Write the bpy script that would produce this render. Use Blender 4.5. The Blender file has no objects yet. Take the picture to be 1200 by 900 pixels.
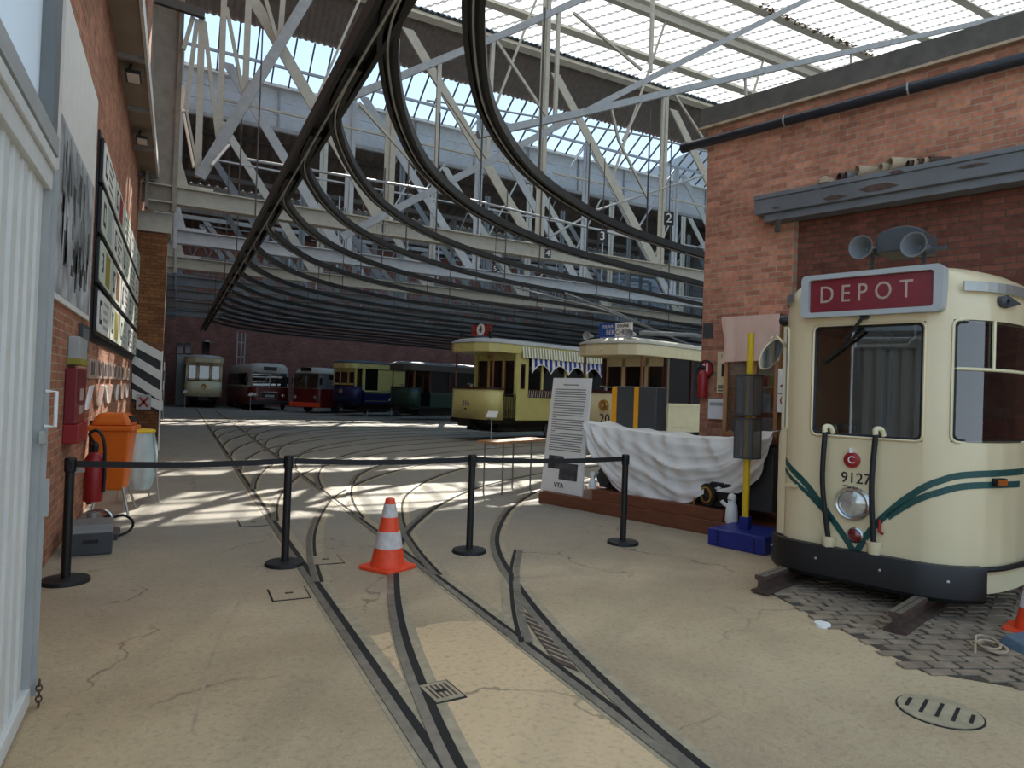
import bpy, bmesh, random
from math import *
from mathutils import Vector as V, Matrix
random.seed(7)
C = bpy.context.scene.collection
# ------------------------------------------------------------------ camera model (used to survey real positions from the photograph)
F=800.; RA=.035; PT=.0137; YAW=radians(26.1); EYE=1.6
_h=V((sin(YAW),cos(YAW),0)); R0=V((cos(YAW),-sin(YAW),0))
FW=V((_h.x*cos(PT),_h.y*cos(PT),sin(PT))); U0=V((-_h.x*sin(PT),-_h.y*sin(PT),cos(PT)))
RC=R0*cos(RA)+U0*sin(RA); UC=-R0*sin(RA)+U0*cos(RA)
CAM=V((0,0,EYE))
def ray(u,v): return FW+RC*((u-600)/F)+UC*((450-v)/F)
def hit(u,v,p,n):
    d=ray(u,v); n=V(n); return CAM+d*((V(p)-CAM).dot(n)/d.dot(n))
def fl(u,v,z=0.): return hit(u,v,(0,0,z),(0,0,1))
def xw(u,v,x): return hit(u,v,(x,0,0),(1,0,0))
def sw(u,v,s): return hit(u,v,(0,s,0),(-.05,1,0))          # planes parallel to the roof trusses
A18=radians(18); DD=V((cos(A18),sin(A18),0)); WW=V((-sin(A18),cos(A18),0)); Q0=V((4.9,4.3,0))
def rg(u,v,off): return hit(u,v,Q0+DD*off,DD)              # planes parallel to the right brick wall
cam=bpy.data.cameras.new('camera'); co=bpy.data.objects.new('camera',cam); C.objects.link(co)
cam.sensor_fit='HORIZONTAL'; cam.sensor_width=36; cam.lens=F*36/1200; cam.clip_start=.05; cam.clip_end=400
m=Matrix((RC,UC,-FW)).transposed().to_4x4(); m.translation=CAM; co.matrix_world=m
bpy.context.scene.camera=co
# ------------------------------------------------------------------ materials
def nd(nt,t,**k):
    n=nt.nodes.new(t)
    for a,b in k.items():
        if a.startswith('i_'): n.inputs[a[2:].replace('_',' ')].default_value=b
        else: setattr(n,a,b)
    return n
def base(name):
    m=bpy.data.materials.new(name); m.use_nodes=True; nt=m.node_tree; b=nt.nodes['Principled BSDF']; return m,nt,b
def mat(name,col,rough=.6,metal=0.,var=.12,scale=6.,bump=0.,spec=None,coat=0.,stretch=None):
    m,nt,b=base(name)
    tc=nd(nt,'ShaderNodeTexCoord'); n=nd(nt,'ShaderNodeTexNoise'); n.inputs['Scale'].default_value=scale; n.inputs['Detail'].default_value=5
    src=tc.outputs['Object']
    if stretch:
        mp=nd(nt,'ShaderNodeMapping'); mp.inputs['Scale'].default_value=stretch; nt.links.new(src,mp.inputs[0]); src=mp.outputs[0]
    nt.links.new(src,n.inputs['Vector'])
    r=nd(nt,'ShaderNodeMapRange'); r.inputs[1].default_value=.3; r.inputs[2].default_value=.7; r.inputs[3].default_value=1-var; r.inputs[4].default_value=1+var
    nt.links.new(n.outputs[0],r.inputs[0])
    mx=nd(nt,'ShaderNodeVectorMath',operation='SCALE'); mx.inputs[0].default_value=col; nt.links.new(r.outputs[0],mx.inputs['Scale'])
    nt.links.new(mx.outputs[0],b.inputs['Base Color'])
    b.inputs['Roughness'].default_value=rough; b.inputs['Metallic'].default_value=metal
    if spec is not None: b.inputs['Specular IOR Level'].default_value=spec
    if coat: b.inputs['Coat Weight'].default_value=coat; b.inputs['Coat Roughness'].default_value=.15
    if bump:
        bp=nd(nt,'ShaderNodeBump'); bp.inputs['Strength'].default_value=bump; bp.inputs['Distance'].default_value=.02
        nt.links.new(n.outputs[0],bp.inputs['Height']); nt.links.new(bp.outputs[0],b.inputs['Normal'])
    return m
def srgb(r,g,b): return tuple(((c/255)/12.92 if c/255<.04045 else ((c/255+.055)/1.055)**2.4) for c in (r,g,b))
def brick(name,dirv,c1,c2,mor,bw=.22,bh=.075):
    m,nt,b=base(name)
    g=nd(nt,'ShaderNodeNewGeometry'); d=nd(nt,'ShaderNodeVectorMath',operation='DOT_PRODUCT'); d.inputs[1].default_value=dirv
    nt.links.new(g.outputs['Position'],d.inputs[0]); s=nd(nt,'ShaderNodeSeparateXYZ'); nt.links.new(g.outputs['Position'],s.inputs[0])
    cb=nd(nt,'ShaderNodeCombineXYZ'); nt.links.new(d.outputs['Value'],cb.inputs[0]); nt.links.new(s.outputs[2],cb.inputs[1])
    t=nd(nt,'ShaderNodeTexBrick'); t.inputs['Scale'].default_value=1; t.inputs['Brick Width'].default_value=bw; t.inputs['Row Height'].default_value=bh
    t.inputs['Mortar Size'].default_value=.007; t.inputs['Mortar Smooth'].default_value=.3; t.inputs['Bias'].default_value=-.1
    t.inputs['Color1'].default_value=(*c1,1); t.inputs['Color2'].default_value=(*c2,1); t.inputs['Mortar'].default_value=(*mor,1)
    nt.links.new(cb.outputs[0],t.inputs['Vector'])
    n=nd(nt,'ShaderNodeTexNoise'); n.inputs['Scale'].default_value=1.3; n.inputs['Detail'].default_value=6; nt.links.new(g.outputs['Position'],n.inputs['Vector'])
    n2=nd(nt,'ShaderNodeTexNoise'); n2.inputs['Scale'].default_value=14; n2.inputs['Detail'].default_value=3; nt.links.new(g.outputs['Position'],n2.inputs['Vector'])
    ad=nd(nt,'ShaderNodeMath',operation='ADD'); nt.links.new(n.outputs[0],ad.inputs[0]); nt.links.new(n2.outputs[0],ad.inputs[1])
    r=nd(nt,'ShaderNodeMapRange'); r.inputs[1].default_value=.6; r.inputs[2].default_value=1.4; r.inputs[3].default_value=.65; r.inputs[4].default_value=1.35; nt.links.new(ad.outputs[0],r.inputs[0])
    sc=nd(nt,'ShaderNodeVectorMath',operation='SCALE'); nt.links.new(t.outputs[0],sc.inputs[0]); nt.links.new(r.outputs[0],sc.inputs['Scale'])
    nt.links.new(sc.outputs[0],b.inputs['Base Color']); b.inputs['Roughness'].default_value=.85; b.inputs['Specular IOR Level'].default_value=.25
    bp=nd(nt,'ShaderNodeBump',invert=True); bp.inputs['Strength'].default_value=.5; bp.inputs['Distance'].default_value=.01; nt.links.new(t.outputs[1],bp.inputs['Height']); nt.links.new(bp.outputs[0],b.inputs['Normal'])
    return m
def glassmat(name,tint=(.5,.53,.52),gloss=.10,rough=.02):
    m=bpy.data.materials.new(name); m.use_nodes=True; nt=m.node_tree; nt.nodes.clear()
    o=nd(nt,'ShaderNodeOutputMaterial'); t=nd(nt,'ShaderNodeBsdfTransparent'); t.inputs[0].default_value=(*tint,1)
    g=nd(nt,'ShaderNodeBsdfGlossy'); g.inputs['Roughness'].default_value=rough; g.inputs[0].default_value=(.9,.9,.9,1)
    f=nd(nt,'ShaderNodeFresnel'); f.inputs[0].default_value=1.45
    a=nd(nt,'ShaderNodeMath',operation='ADD'); a.inputs[1].default_value=gloss; nt.links.new(f.outputs[0],a.inputs[0])
    x=nd(nt,'ShaderNodeMixShader'); nt.links.new(a.outputs[0],x.inputs[0]); nt.links.new(t.outputs[0],x.inputs[1]); nt.links.new(g.outputs[0],x.inputs[2]); nt.links.new(x.outputs[0],o.inputs[0])
    return m
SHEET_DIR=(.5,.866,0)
def translucent(name,col,clear=.15,lines=False):
    m=bpy.data.materials.new(name); m.use_nodes=True; nt=m.node_tree; nt.nodes.clear()
    o=nd(nt,'ShaderNodeOutputMaterial'); t=nd(nt,'ShaderNodeBsdfTranslucent'); t.inputs[0].default_value=(*col,1)
    p=nd(nt,'ShaderNodeBsdfTransparent'); x=nd(nt,'ShaderNodeMixShader'); x.inputs[0].default_value=clear
    if lines:   # rib shade painted into the sheet colour as thin dark lines
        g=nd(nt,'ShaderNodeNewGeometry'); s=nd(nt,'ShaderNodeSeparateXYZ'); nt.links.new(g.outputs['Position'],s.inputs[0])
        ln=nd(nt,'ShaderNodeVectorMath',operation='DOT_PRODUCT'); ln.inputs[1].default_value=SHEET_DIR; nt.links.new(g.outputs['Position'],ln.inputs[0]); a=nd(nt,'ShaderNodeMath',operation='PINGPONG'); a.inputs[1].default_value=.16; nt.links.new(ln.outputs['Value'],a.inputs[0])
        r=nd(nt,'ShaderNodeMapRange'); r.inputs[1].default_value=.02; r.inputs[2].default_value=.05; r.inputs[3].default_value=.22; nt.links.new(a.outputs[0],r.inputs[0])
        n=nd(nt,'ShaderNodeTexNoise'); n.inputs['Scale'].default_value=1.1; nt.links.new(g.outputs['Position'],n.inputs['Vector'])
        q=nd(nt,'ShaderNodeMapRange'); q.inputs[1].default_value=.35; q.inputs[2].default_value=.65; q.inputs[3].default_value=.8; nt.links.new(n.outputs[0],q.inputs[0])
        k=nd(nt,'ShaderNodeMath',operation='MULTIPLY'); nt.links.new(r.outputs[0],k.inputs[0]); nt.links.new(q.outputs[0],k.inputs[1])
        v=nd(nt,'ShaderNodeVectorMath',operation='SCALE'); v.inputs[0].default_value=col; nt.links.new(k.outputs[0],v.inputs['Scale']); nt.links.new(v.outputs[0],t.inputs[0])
    nt.links.new(t.outputs[0],x.inputs[1]); nt.links.new(p.outputs[0],x.inputs[2]); nt.links.new(x.outputs[0],o.inputs[0]); return m
def hazy(name,col,op):
    m,nt,b=base(name); b.inputs['Base Color'].default_value=(*col,1); b.inputs['Roughness'].default_value=.25; b.inputs['Alpha'].default_value=op; return m
def floormat():
    m,nt,b=base('worn_concrete')
    g=nd(nt,'ShaderNodeNewGeometry'); P=g.outputs['Position']
    def noise(sc,det=6,rough=.6):
        n=nd(nt,'ShaderNodeTexNoise'); n.inputs['Scale'].default_value=sc; n.inputs['Detail'].default_value=det; n.inputs['Roughness'].default_value=rough; nt.links.new(P,n.inputs['Vector']); return n.outputs[0]
    def mr(x,a,b_,c,d):
        r=nd(nt,'ShaderNodeMapRange'); 
        for i,q in enumerate((a,b_,c,d)): r.inputs[i+1].default_value=q
        nt.links.new(x,r.inputs[0]); return r.outputs[0]
    def mix(f,a,b_):
        x=nd(nt,'ShaderNodeMix',data_type='RGBA'); 
        if hasattr(f,'is_linked') or not isinstance(f,(int,float)): nt.links.new(f,x.inputs[0])
        else: x.inputs[0].default_value=f
        for k,q in ((6,a),(7,b_)):
            if isinstance(q,tuple): x.inputs[k].default_value=(*q,1)
            else: nt.links.new(q,x.inputs[k])
        return x.outputs[2]
    s=nd(nt,'ShaderNodeSeparateXYZ'); nt.links.new(P,s.inputs[0])
    def math(op,a,b_):
        q=nd(nt,'ShaderNodeMath',operation=op)
        for i,k in enumerate((a,b_)):
            if isinstance(k,(int,float)): q.inputs[i].default_value=k
            else: nt.links.new(k,q.inputs[i])
        return q.outputs[0]
    c=mix(mr(noise(.55),.38,.62,0,1),srgb(166,143,112),srgb(190,167,132))
    # greyer concrete tone further in and the newer sandy slab between the rails
    far=mr(math('ADD',s.outputs[1],math('MULTIPLY',noise(1.2),1.5)),5.2,9.,0,1)
    c=mix(far,c,srgb(138,131,119))
    inx=math('MULTIPLY',math('GREATER_THAN',s.outputs[0],1.17),math('LESS_THAN',s.outputs[0],2.02))
    edge=math('LESS_THAN',math('ADD',s.outputs[1],math('MULTIPLY',noise(3),.3)),4.55)
    c=mix(math('MULTIPLY',math('MULTIPLY',inx,edge),.75),c,srgb(224,190,146))
    c=mix(mr(noise(26,4),.5,.72,0,.35),c,srgb(100,92,80))
    c=mix(mr(noise(90,2),.56,.7,0,.4),c,srgb(206,196,176))
    v=nd(nt,'ShaderNodeTexVoronoi',feature='DISTANCE_TO_EDGE'); v.inputs['Scale'].default_value=.42
    w=nd(nt,'ShaderNodeVectorMath',operation='ADD'); nt.links.new(P,w.inputs[0]); nn=nd(nt,'ShaderNodeTexNoise'); nn.inputs['Scale'].default_value=1.7; nn.inputs['Detail'].default_value=6; nt.links.new(P,nn.inputs['Vector']); nt.links.new(nn.outputs['Color'],w.inputs[1]); nt.links.new(w.outputs[0],v.inputs['Vector'])
    crack=math('MULTIPLY',mr(v.outputs[0],.002,.007,.75,0),mr(noise(.8),.45,.6,0,1))
    c=mix(crack,c,srgb(70,62,52))
    nt.links.new(c,b.inputs['Base Color'])
    nt.links.new(mr(noise(2.),.3,.7,.55,.8),b.inputs['Roughness']); b.inputs['Specular IOR Level'].default_value=.35
    bp=nd(nt,'ShaderNodeBump'); bp.inputs['Strength'].default_value=.35; bp.inputs['Distance'].default_value=.02; nt.links.new(noise(30,5),bp.inputs['Height']); nt.links.new(bp.outputs[0],b.inputs['Normal'])
    return m
M={}
def K(n,*a,**k): M[n]=mat(n,*a,**k); return M[n]
K('white_paint',srgb(214,214,210),.5,var=.05); K('cream_steel',srgb(172,168,155),.55,var=.10); K('grey_steel',srgb(150,153,155),.5,var=.12)
K('pale_steel',srgb(176,184,192),.5,var=.08); K('dark_roof',srgb(112,105,100),.8,var=.15); K('dark_steel',srgb(70,66,62),.6,var=.15)
K('black_wood',srgb(21,19,18),.55,var=.3,bump=.1); K('black',srgb(16,16,17),.45,var=.1); K('black_rubber',srgb(14,14,15),.6,var=.1)
K('tram_cream',srgb(216,197,158),.28,var=.03,scale=2,coat=.4); K('tram_yellow',srgb(206,196,124),.35,var=.05,coat=.3); K('pale_cream',srgb(222,210,170),.4,var=.05)
K('green_line',srgb(18,70,66),.4,var=.05); K('red_paint',srgb(150,26,28),.4,var=.06); K('deep_red',srgb(120,24,34),.35,var=.08); K('bus_red',srgb(96,16,22),.3,var=.08,coat=.3)
K('white',srgb(232,230,224),.55,var=.04); K('cloth',srgb(222,217,210),.9,var=.04); K('pink_cloth',srgb(214,178,158),.9,var=.05)
K('chrome',srgb(190,190,190),.2,metal=1.,var=.05); K('brushed',srgb(168,166,160),.4,metal=.7,var=.06); K('rail_steel',srgb(112,102,88),.45,metal=.1,var=.25,scale=14)
K('rail_bed',srgb(160,145,118),.65,var=.2,scale=14,bump=.1); K('groove',srgb(28,24,20),.9,var=.3); K('column',srgb(132,122,110),.6,var=.15); K('rust',srgb(76,56,46),.7,var=.35,scale=12)
K('orange',srgb(222,106,24),.4,var=.05); K('cone_orange',srgb(236,74,34),.5,var=.1,scale=18); K('cone_white',srgb(206,196,190),.6,var=.15,scale=16)
K('yellow',srgb(226,188,20),.4,var=.06); K('blue_paint',srgb(26,40,120),.45,var=.12); K('amber',srgb(236,160,20),.4,var=.05)
K('oak',srgb(116,72,44),.5,var=.25,scale=5,stretch=(1,1,9)); K('plinth_wood',srgb(112,64,42),.5,var=.2,scale=4,stretch=(6,1,9)); K('pine',srgb(168,120,78),.5,var=.15,scale=5)
K('maroon',srgb(62,26,22),.4,var=.15); K('dark_grey',srgb(62,64,66),.5,var=.08); K('mid_grey',srgb(112,114,114),.5,var=.08); K('light_grey',srgb(168,170,168),.5,var=.06)
K('blue_sign',srgb(24,74,150),.4,var=.05); K('navy',srgb(24,30,78),.4,var=.08); K('dark_green',srgb(16,50,40),.4,var=.12); K('teal_bag',srgb(176,196,194),.35,var=.12)
K('text_black',srgb(24,24,24),.6,var=.02); K('text_grey',srgb(120,118,112),.7,var=.1); K('text_blue',srgb(60,64,140),.5,var=.05); K('stripe_blue',srgb(44,66,150),.8,var=.06); K('stripe_green',srgb(150,152,92),.8,var=.06)
K('soffit',srgb(150,140,126),.7,var=.12,scale=1.5); K('clay',srgb(170,150,124),.8,var=.2,scale=9); K('lead_grey',srgb(104,106,108),.55,var=.16,scale=2.5); K('dark_glass',srgb(26,26,26),.08,var=.1)
K('gutter_dark',srgb(84,80,72),.7,var=.2); K('pipe_black',srgb(28,32,40),.35,var=.2); K('photo_grey',srgb(160,162,164),.6,var=.8,scale=2.2); K('photo_dark',srgb(70,70,72),.6,var=.7,scale=9)
K('lens_red',srgb(110,16,22),.15,var=.1,coat=1); K('lens_clear',srgb(190,190,184),.12,metal=.6,var=.2,scale=25); K('lens_amber',srgb(160,84,30),.2,var=.1); K('brass',srgb(190,150,80),.3,metal=.8,var=.1)
K('olive',srgb(150,140,50),.6,var=.05); K('leaves',srgb(110,84,44),.9,var=.4,scale=30); K('sett',srgb(136,118,98),.75,var=.3,scale=8,bump=.2); K('soil',srgb(70,62,52),.9,var=.3,scale=20); K('slate_blue',srgb(84,104,122),.5,var=.1)
K('route_a',srgb(206,210,196),.6,var=.06); K('route_b',srgb(166,176,170),.6,var=.06); K('plate_rust',srgb(176,150,138),.6,var=.15)
M['glass']=glassmat('window_glass'); M['clear_glass']=glassmat('clear_glass',(.86,.9,.9),.04); M['smoked']=hazy('smoked_plastic',(.13,.13,.13),.62)
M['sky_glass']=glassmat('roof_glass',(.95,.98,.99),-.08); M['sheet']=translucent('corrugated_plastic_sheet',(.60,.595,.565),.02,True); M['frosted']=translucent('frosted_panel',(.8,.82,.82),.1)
M['brick_left']=brick('brick_left',(0,1,0),srgb(180,120,92),srgb(142,90,70),srgb(166,144,122))
M['brick_right']=brick('brick_right',tuple(WW),srgb(190,130,102),srgb(152,98,78),srgb(160,140,118))
M['brick_shaded']=brick('brick_shaded',tuple(WW),srgb(124,76,60),srgb(96,56,46),srgb(84,70,60))  # gateway recess: the canopy beam's shade is put into a darker brick colour
M['brick_pier']=brick('brick_pier',(1,0,0),srgb(136,92,58),srgb(104,66,42),srgb(84,66,48))
M['brick_far']=brick('brick_far',(1,0,0),srgb(150,104,94),srgb(126,84,76),srgb(110,92,84))
M['floor']=floormat()
# ------------------------------------------------------------------ mesh building
class MB:
    def __init__(s,m='white'): s.v=[]; s.f=[]; s.i=[]; s.ms=[]; s.use(m)
    def use(s,m):
        if m not in s.ms: s.ms.append(m)
        s.c=s.ms.index(m); return s
    def add(s,vs,fs):
        b=len(s.v); s.v+=[V(p) for p in vs]; s.f+=[tuple(b+k for k in f) for f in fs]; s.i+=[s.c]*len(fs); return s
    def hexa(s,p): return s.add(p,[(0,3,2,1),(4,5,6,7),(0,1,5,4),(1,2,6,5),(2,3,7,6),(3,0,4,7)])
    def box(s,x0,x1,y0,y1,z0,z1): return s.hexa([(x0,y0,z0),(x1,y0,z0),(x1,y1,z0),(x0,y1,z0),(x0,y0,z1),(x1,y0,z1),(x1,y1,z1),(x0,y1,z1)])
    def bar(s,a,b,w,h,up=(0,0,1)):
        a=V(a);b=V(b);d=(b-a).normalized(); u=V(up)
        if abs(d.dot(u))>.98: u=V((0,1,0)) if abs(d.y)<.9 else V((1,0,0))
        x=d.cross(u).normalized()*(w/2); y=x.cross(d).normalized()*(h/2)
        return s.hexa([a-x-y,a+x-y,a+x+y,a-x+y,b-x-y,b+x-y,b+x+y,b-x+y])
    def prism(s,poly,off):           # closed polygon of 3-D points extruded by a vector
        n=len(poly); off=V(off); p=[V(q) for q in poly]
        return s.add(p+[q+off for q in p],[tuple(range(n-1,-1,-1)),tuple(range(n,2*n))]+[(k,(k+1)%n,n+(k+1)%n,n+k) for k in range(n)])
    def tube(s,pts,r,n=8,caps=True):
        pts=[V(p) for p in pts]; N=len(pts); rs=r if isinstance(r,(list,tuple)) else [r]*N; rings=[]; pu=None
        for k in range(N):
            d=(pts[min(k+1,N-1)]-pts[max(k-1,0)]).normalized()
            if pu is None: u=V((0,0,1)) if abs(d.z)<.9 else V((1,0,0)); pu=(u-d*u.dot(d)).normalized()
            else: pu=(pu-d*pu.dot(d)).normalized()
            w=d.cross(pu); rings.append([pts[k]+(pu*cos(2*pi*j/n)+w*sin(2*pi*j/n))*rs[k] for j in range(n)])
        fs=[(k*n+j,k*n+(j+1)%n,(k+1)*n+(j+1)%n,(k+1)*n+j) for k in range(N-1) for j in range(n)]
        if caps: fs+=[tuple(range(n-1,-1,-1)),tuple((N-1)*n+j for j in range(n))]
        return s.add([p for r_ in rings for p in r_],fs)
    def lathe(s,prof,o=(0,0,0),ax=(0,0,1),n=24):
        o=V(o); a=V(ax).normalized(); u=V((1,0,0)) if abs(a.x)<.9 else V((0,1,0)); u=(u-a*u.dot(a)).normalized(); w=a.cross(u); vs=[]
        for r,h in prof: vs+=[o+a*h+(u*cos(2*pi*j/n)+w*sin(2*pi*j/n))*max(r,1e-4) for j in range(n)]
        N=len(prof); fs=[(k*n+j,k*n+(j+1)%n,(k+1)*n+(j+1)%n,(k+1)*n+j) for k in range(N-1) for j in range(n)]+[tuple(range(n-1,-1,-1)),tuple((N-1)*n+j for j in range(n))]
        return s.add(vs,fs)
    def sweep(s,path,sec,closed=False):   # sec: list of (side,up) offsets, closed polygon; path nearly horizontal
        path=[V(p) for p in path]; N=len(path); n=len(sec); vs=[]
        for k in range(N):
            d=path[min(k+1,N-1)]-path[max(k-1,0)]; x=V((d.y,-d.x,0)).normalized()
            vs+=[path[k]+x*a+V((0,0,b)) for a,b in sec]
        fs=[(k*n+j,(k+1)*n+j,(k+1)*n+(j+1)%n,k*n+(j+1)%n) for k in range(N-1) for j in range(n)]+[tuple(range(n)),tuple((N-1)*n+j for j in range(n-1,-1,-1))]
        return s.add(vs,fs)
    def grid(s,fn,nu,nv):
        vs=[fn(i/nu,j/nv) for i in range(nu+1) for j in range(nv+1)]
        return s.add(vs,[(i*(nv+1)+j,(i+1)*(nv+1)+j,(i+1)*(nv+1)+j+1,i*(nv+1)+j+1) for i in range(nu) for j in range(nv)])
    def build(s,name,parent=None,world=False,smooth=None,bevel=0,solid=0,sub=0,ink=None,**tags):
        vs=s.v; loc=None
        if parent is not None and world: 
            iv=XF[parent.name].inverted(); vs=[iv@p for p in vs]
        if parent is None:
            xs=[p.x for p in vs]; ys=[p.y for p in vs]; zs=[p.z for p in vs]
            loc=V(((min(xs)+max(xs))/2,(min(ys)+max(ys))/2,min(zs))); vs=[p-loc for p in vs]
        me=bpy.data.meshes.new(name); me.from_pydata([tuple(p) for p in vs],[],s.f)
        for q in s.ms: me.materials.append(M[q])
        me.polygons.foreach_set('material_index',s.i)
        bm=bmesh.new(); bm.from_mesh(me); bmesh.ops.recalc_face_normals(bm,faces=bm.faces); bm.to_mesh(me); bm.free()
        if smooth is not None:
            me.shade_smooth(); me.set_sharp_from_angle(angle=radians(smooth))
        me.update()
        o=bpy.data.objects.new(name,me); C.objects.link(o)
        if loc is not None: o.location=loc; XF[o.name]=Matrix.Translation(loc)
        if parent is not None: o.parent=parent; XF[o.name]=XF[parent.name]
        if solid: q=o.modifiers.new('Solidify','SOLIDIFY'); q.thickness=solid; q.offset=0
        if bevel: q=o.modifiers.new('Bevel','BEVEL'); q.width=bevel; q.segments=2; q.limit_method='ANGLE'
        if sub: q=o.modifiers.new('Subsurf','SUBSURF'); q.levels=sub; q.render_levels=sub
        for k,x in tags.items(): o['category' if k=='cat' else k]=x
        return o
XF={}
def thing(name,label,cat,loc=(0,0,0),rot=0.,group=None,kind=None):
    o=bpy.data.objects.new(name,None); C.objects.link(o); o.location=loc; o.rotation_euler=(0,0,rot); o.empty_display_size=.1
    XF[o.name]=Matrix.Translation(V(loc))@Matrix.Rotation(rot,4,'Z'); o['label']=label; o['category']=cat
    if group: o['group']=group
    if kind: o['kind']=kind
    return o
def struct(name,b,**k): return b.build(name,kind='structure',**k)
def dup(root,loc,label,rot=None,group=None):
    def cp(o,par):
        c=o.copy(); C.objects.link(c)
        if par is not None: c.parent=par
        for ch in o.children: cp(ch,c)
        return c
    r=cp(root,None); r.location=loc; r['label']=label
    if rot is not None: r.rotation_euler=(0,0,rot)
    if group: r['group']=group
    XF[r.name]=Matrix.Translation(V(loc))@Matrix.Rotation(r.rotation_euler[2],4,'Z')
    return r
def text(name,s,size,m,o,ex,ey,parent=None,world=False,ext=.003,sx=1.,align='CENTER',**tags):
    cu=bpy.data.curves.new('t','FONT'); cu.body=s; cu.size=size; cu.extrude=ext; cu.align_x=align; cu.align_y='CENTER'; cu.resolution_u=3
    t=bpy.data.objects.new('t',cu); C.objects.link(t); dg=bpy.context.evaluated_depsgraph_get(); me=bpy.data.meshes.new_from_object(t.evaluated_get(dg))
    bpy.data.objects.remove(t); ex=V(ex).normalized(); ey=V(ey).normalized(); ez=ex.cross(ey); o=V(o)
    b=MB(m); b.add([o+ex*(p.co.x*sx)+ey*p.co.y+ez*p.co.z for p in me.vertices],[tuple(p.vertices) for p in me.polygons])
    bpy.data.meshes.remove(me); return b.build(name,parent=parent,world=world,**tags)
def smoothpath(pts,n=6):
    pts=[V(p) for p in pts]; out=[]
    for k in range(len(pts)-1):
        p0=pts[max(k-1,0)];p1=pts[k];p2=pts[k+1];p3=pts[min(k+2,len(pts)-1)]
        for j in range(n):
            t=j/n; out.append(.5*((2*p1)+(p2-p0)*t+(2*p0-5*p1+4*p2-p3)*t*t+(3*p1-p0-3*p2+p3)*t**3))
    out.append(pts[-1]); return out
def rrect(w,h,r,n=4):
    out=[]
    for cx,cy,a0 in ((w/2-r,h/2-r,0),(-w/2+r,h/2-r,pi/2),(-w/2+r,-h/2+r,pi),(w/2-r,-h/2+r,3*pi/2)):
        out+=[(cx+r*cos(a0+pi/2*k/n),cy+r*sin(a0+pi/2*k/n)) for k in range(n+1)]
    return out
ZP=V((0,0,1))
# ================================================================== SETTING
WX=-.95
struct('floor',MB('floor').add([(-30,-14,0),(45,-14,0),(45,54,0),(-30,54,0)],[(0,1,2,3)]))
b=MB('brick_left'); b.box(WX-.4,WX,4.05,53,0,17); struct('wall_left',b)
b=MB('brick_far'); b.box(WX,34,52.5,53,0,15); struct('wall_far',b)
b=MB('grey_steel'); b.box(33.5,34,-6,52.5,0,20); struct('wall_side',b)
# far wall: grey loading door, small windows
for k,(u0,u1,v0,v1) in enumerate([(207,215,402,414),(217,224,402,414),(237,246,401,415)]):
    p=[hit(u,v,(0,52.44,0),(0,1,0)) for u,v in ((u0,v1),(u1,v0))]
    struct('window_%d'%(k+2),MB('dark_glass').box(p[0].x,p[1].x,52.40,52.47,p[0].z,p[1].z))
p0=hit(206,450,(0,52.4,0),(0,1,0)); p1=hit(225,416,(0,52.4,0),(0,1,0)); struct('door_1',MB('light_grey').box(p0.x,p1.x,52.40,52.48,0,p1.z))
# roof: a sawtooth of slopes; s is the distance into the hall
def RP(x,s,z): return V((x,s+.05*x,z))
def corr(name,m,s0,z0,s1,z1,x0=-1.1,x1=33.4,pitch=.19,amp=.022,nseg=1):
    n=int((x1-x0)/(pitch/4)); b=MB(m)
    def fn(a,t):
        x=x0+(x1-x0)*a; return RP(x,s0+(s1-s0)*t,z0+(z1-z0)*t+amp*sin(2*pi*(x-x0)/pitch))
    b.grid(fn,n,nseg); return struct(name,b,smooth=80)
def rz(s): return 11.5+.55*(23.6-s)
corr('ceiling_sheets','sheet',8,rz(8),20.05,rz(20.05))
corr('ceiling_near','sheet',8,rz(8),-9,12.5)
corr('ceiling_dark','dark_roof',20.0,rz(20)+.03,21.95,rz(21.95)+.03)
for k,(s0,z0,s1,z1) in enumerate([(31,14.5,39.2,11.9),(47,13.5,53,12.2)]): corr('ceiling_deep.%03d'%k,'dark_roof',s0,z0,s1,z1,pitch=.42,amp=.09)
w1=struct('window_1',MB('sky_glass').add([RP(-1.1,21.9,rz(21.9)),RP(33.4,21.9,rz(21.9)),RP(33.4,23.6,11.5),RP(-1.1,23.6,11.5)],[(0,1,2,3)]))
for k in range(62):
    x=-.9+.55*k
    MB('dark_steel').bar(RP(x,21.9,rz(21.9)-.03),RP(x,23.6,11.47),.045,.06).build('glazing_bar',parent=w1,world=True)
for nm,s0,z0,s1,z1 in (('window_5',24.1,11.55,31,14.5),('window_6',39.45,11.9,47,13.5)):
    w=struct(nm,MB('sky_glass').add([RP(-1.1,s0,z0),RP(33.4,s0,z0),RP(33.4,s1,z1),RP(-1.1,s1,z1)],[(0,1,2,3)]))
    for k in range(26): MB('dark_steel').bar(RP(-.6+1.3*k,s0,z0-.05),RP(-.6+1.3*k,s1,z1-.05),.05,.1).build('glazing_bar',parent=w,world=True)
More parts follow.
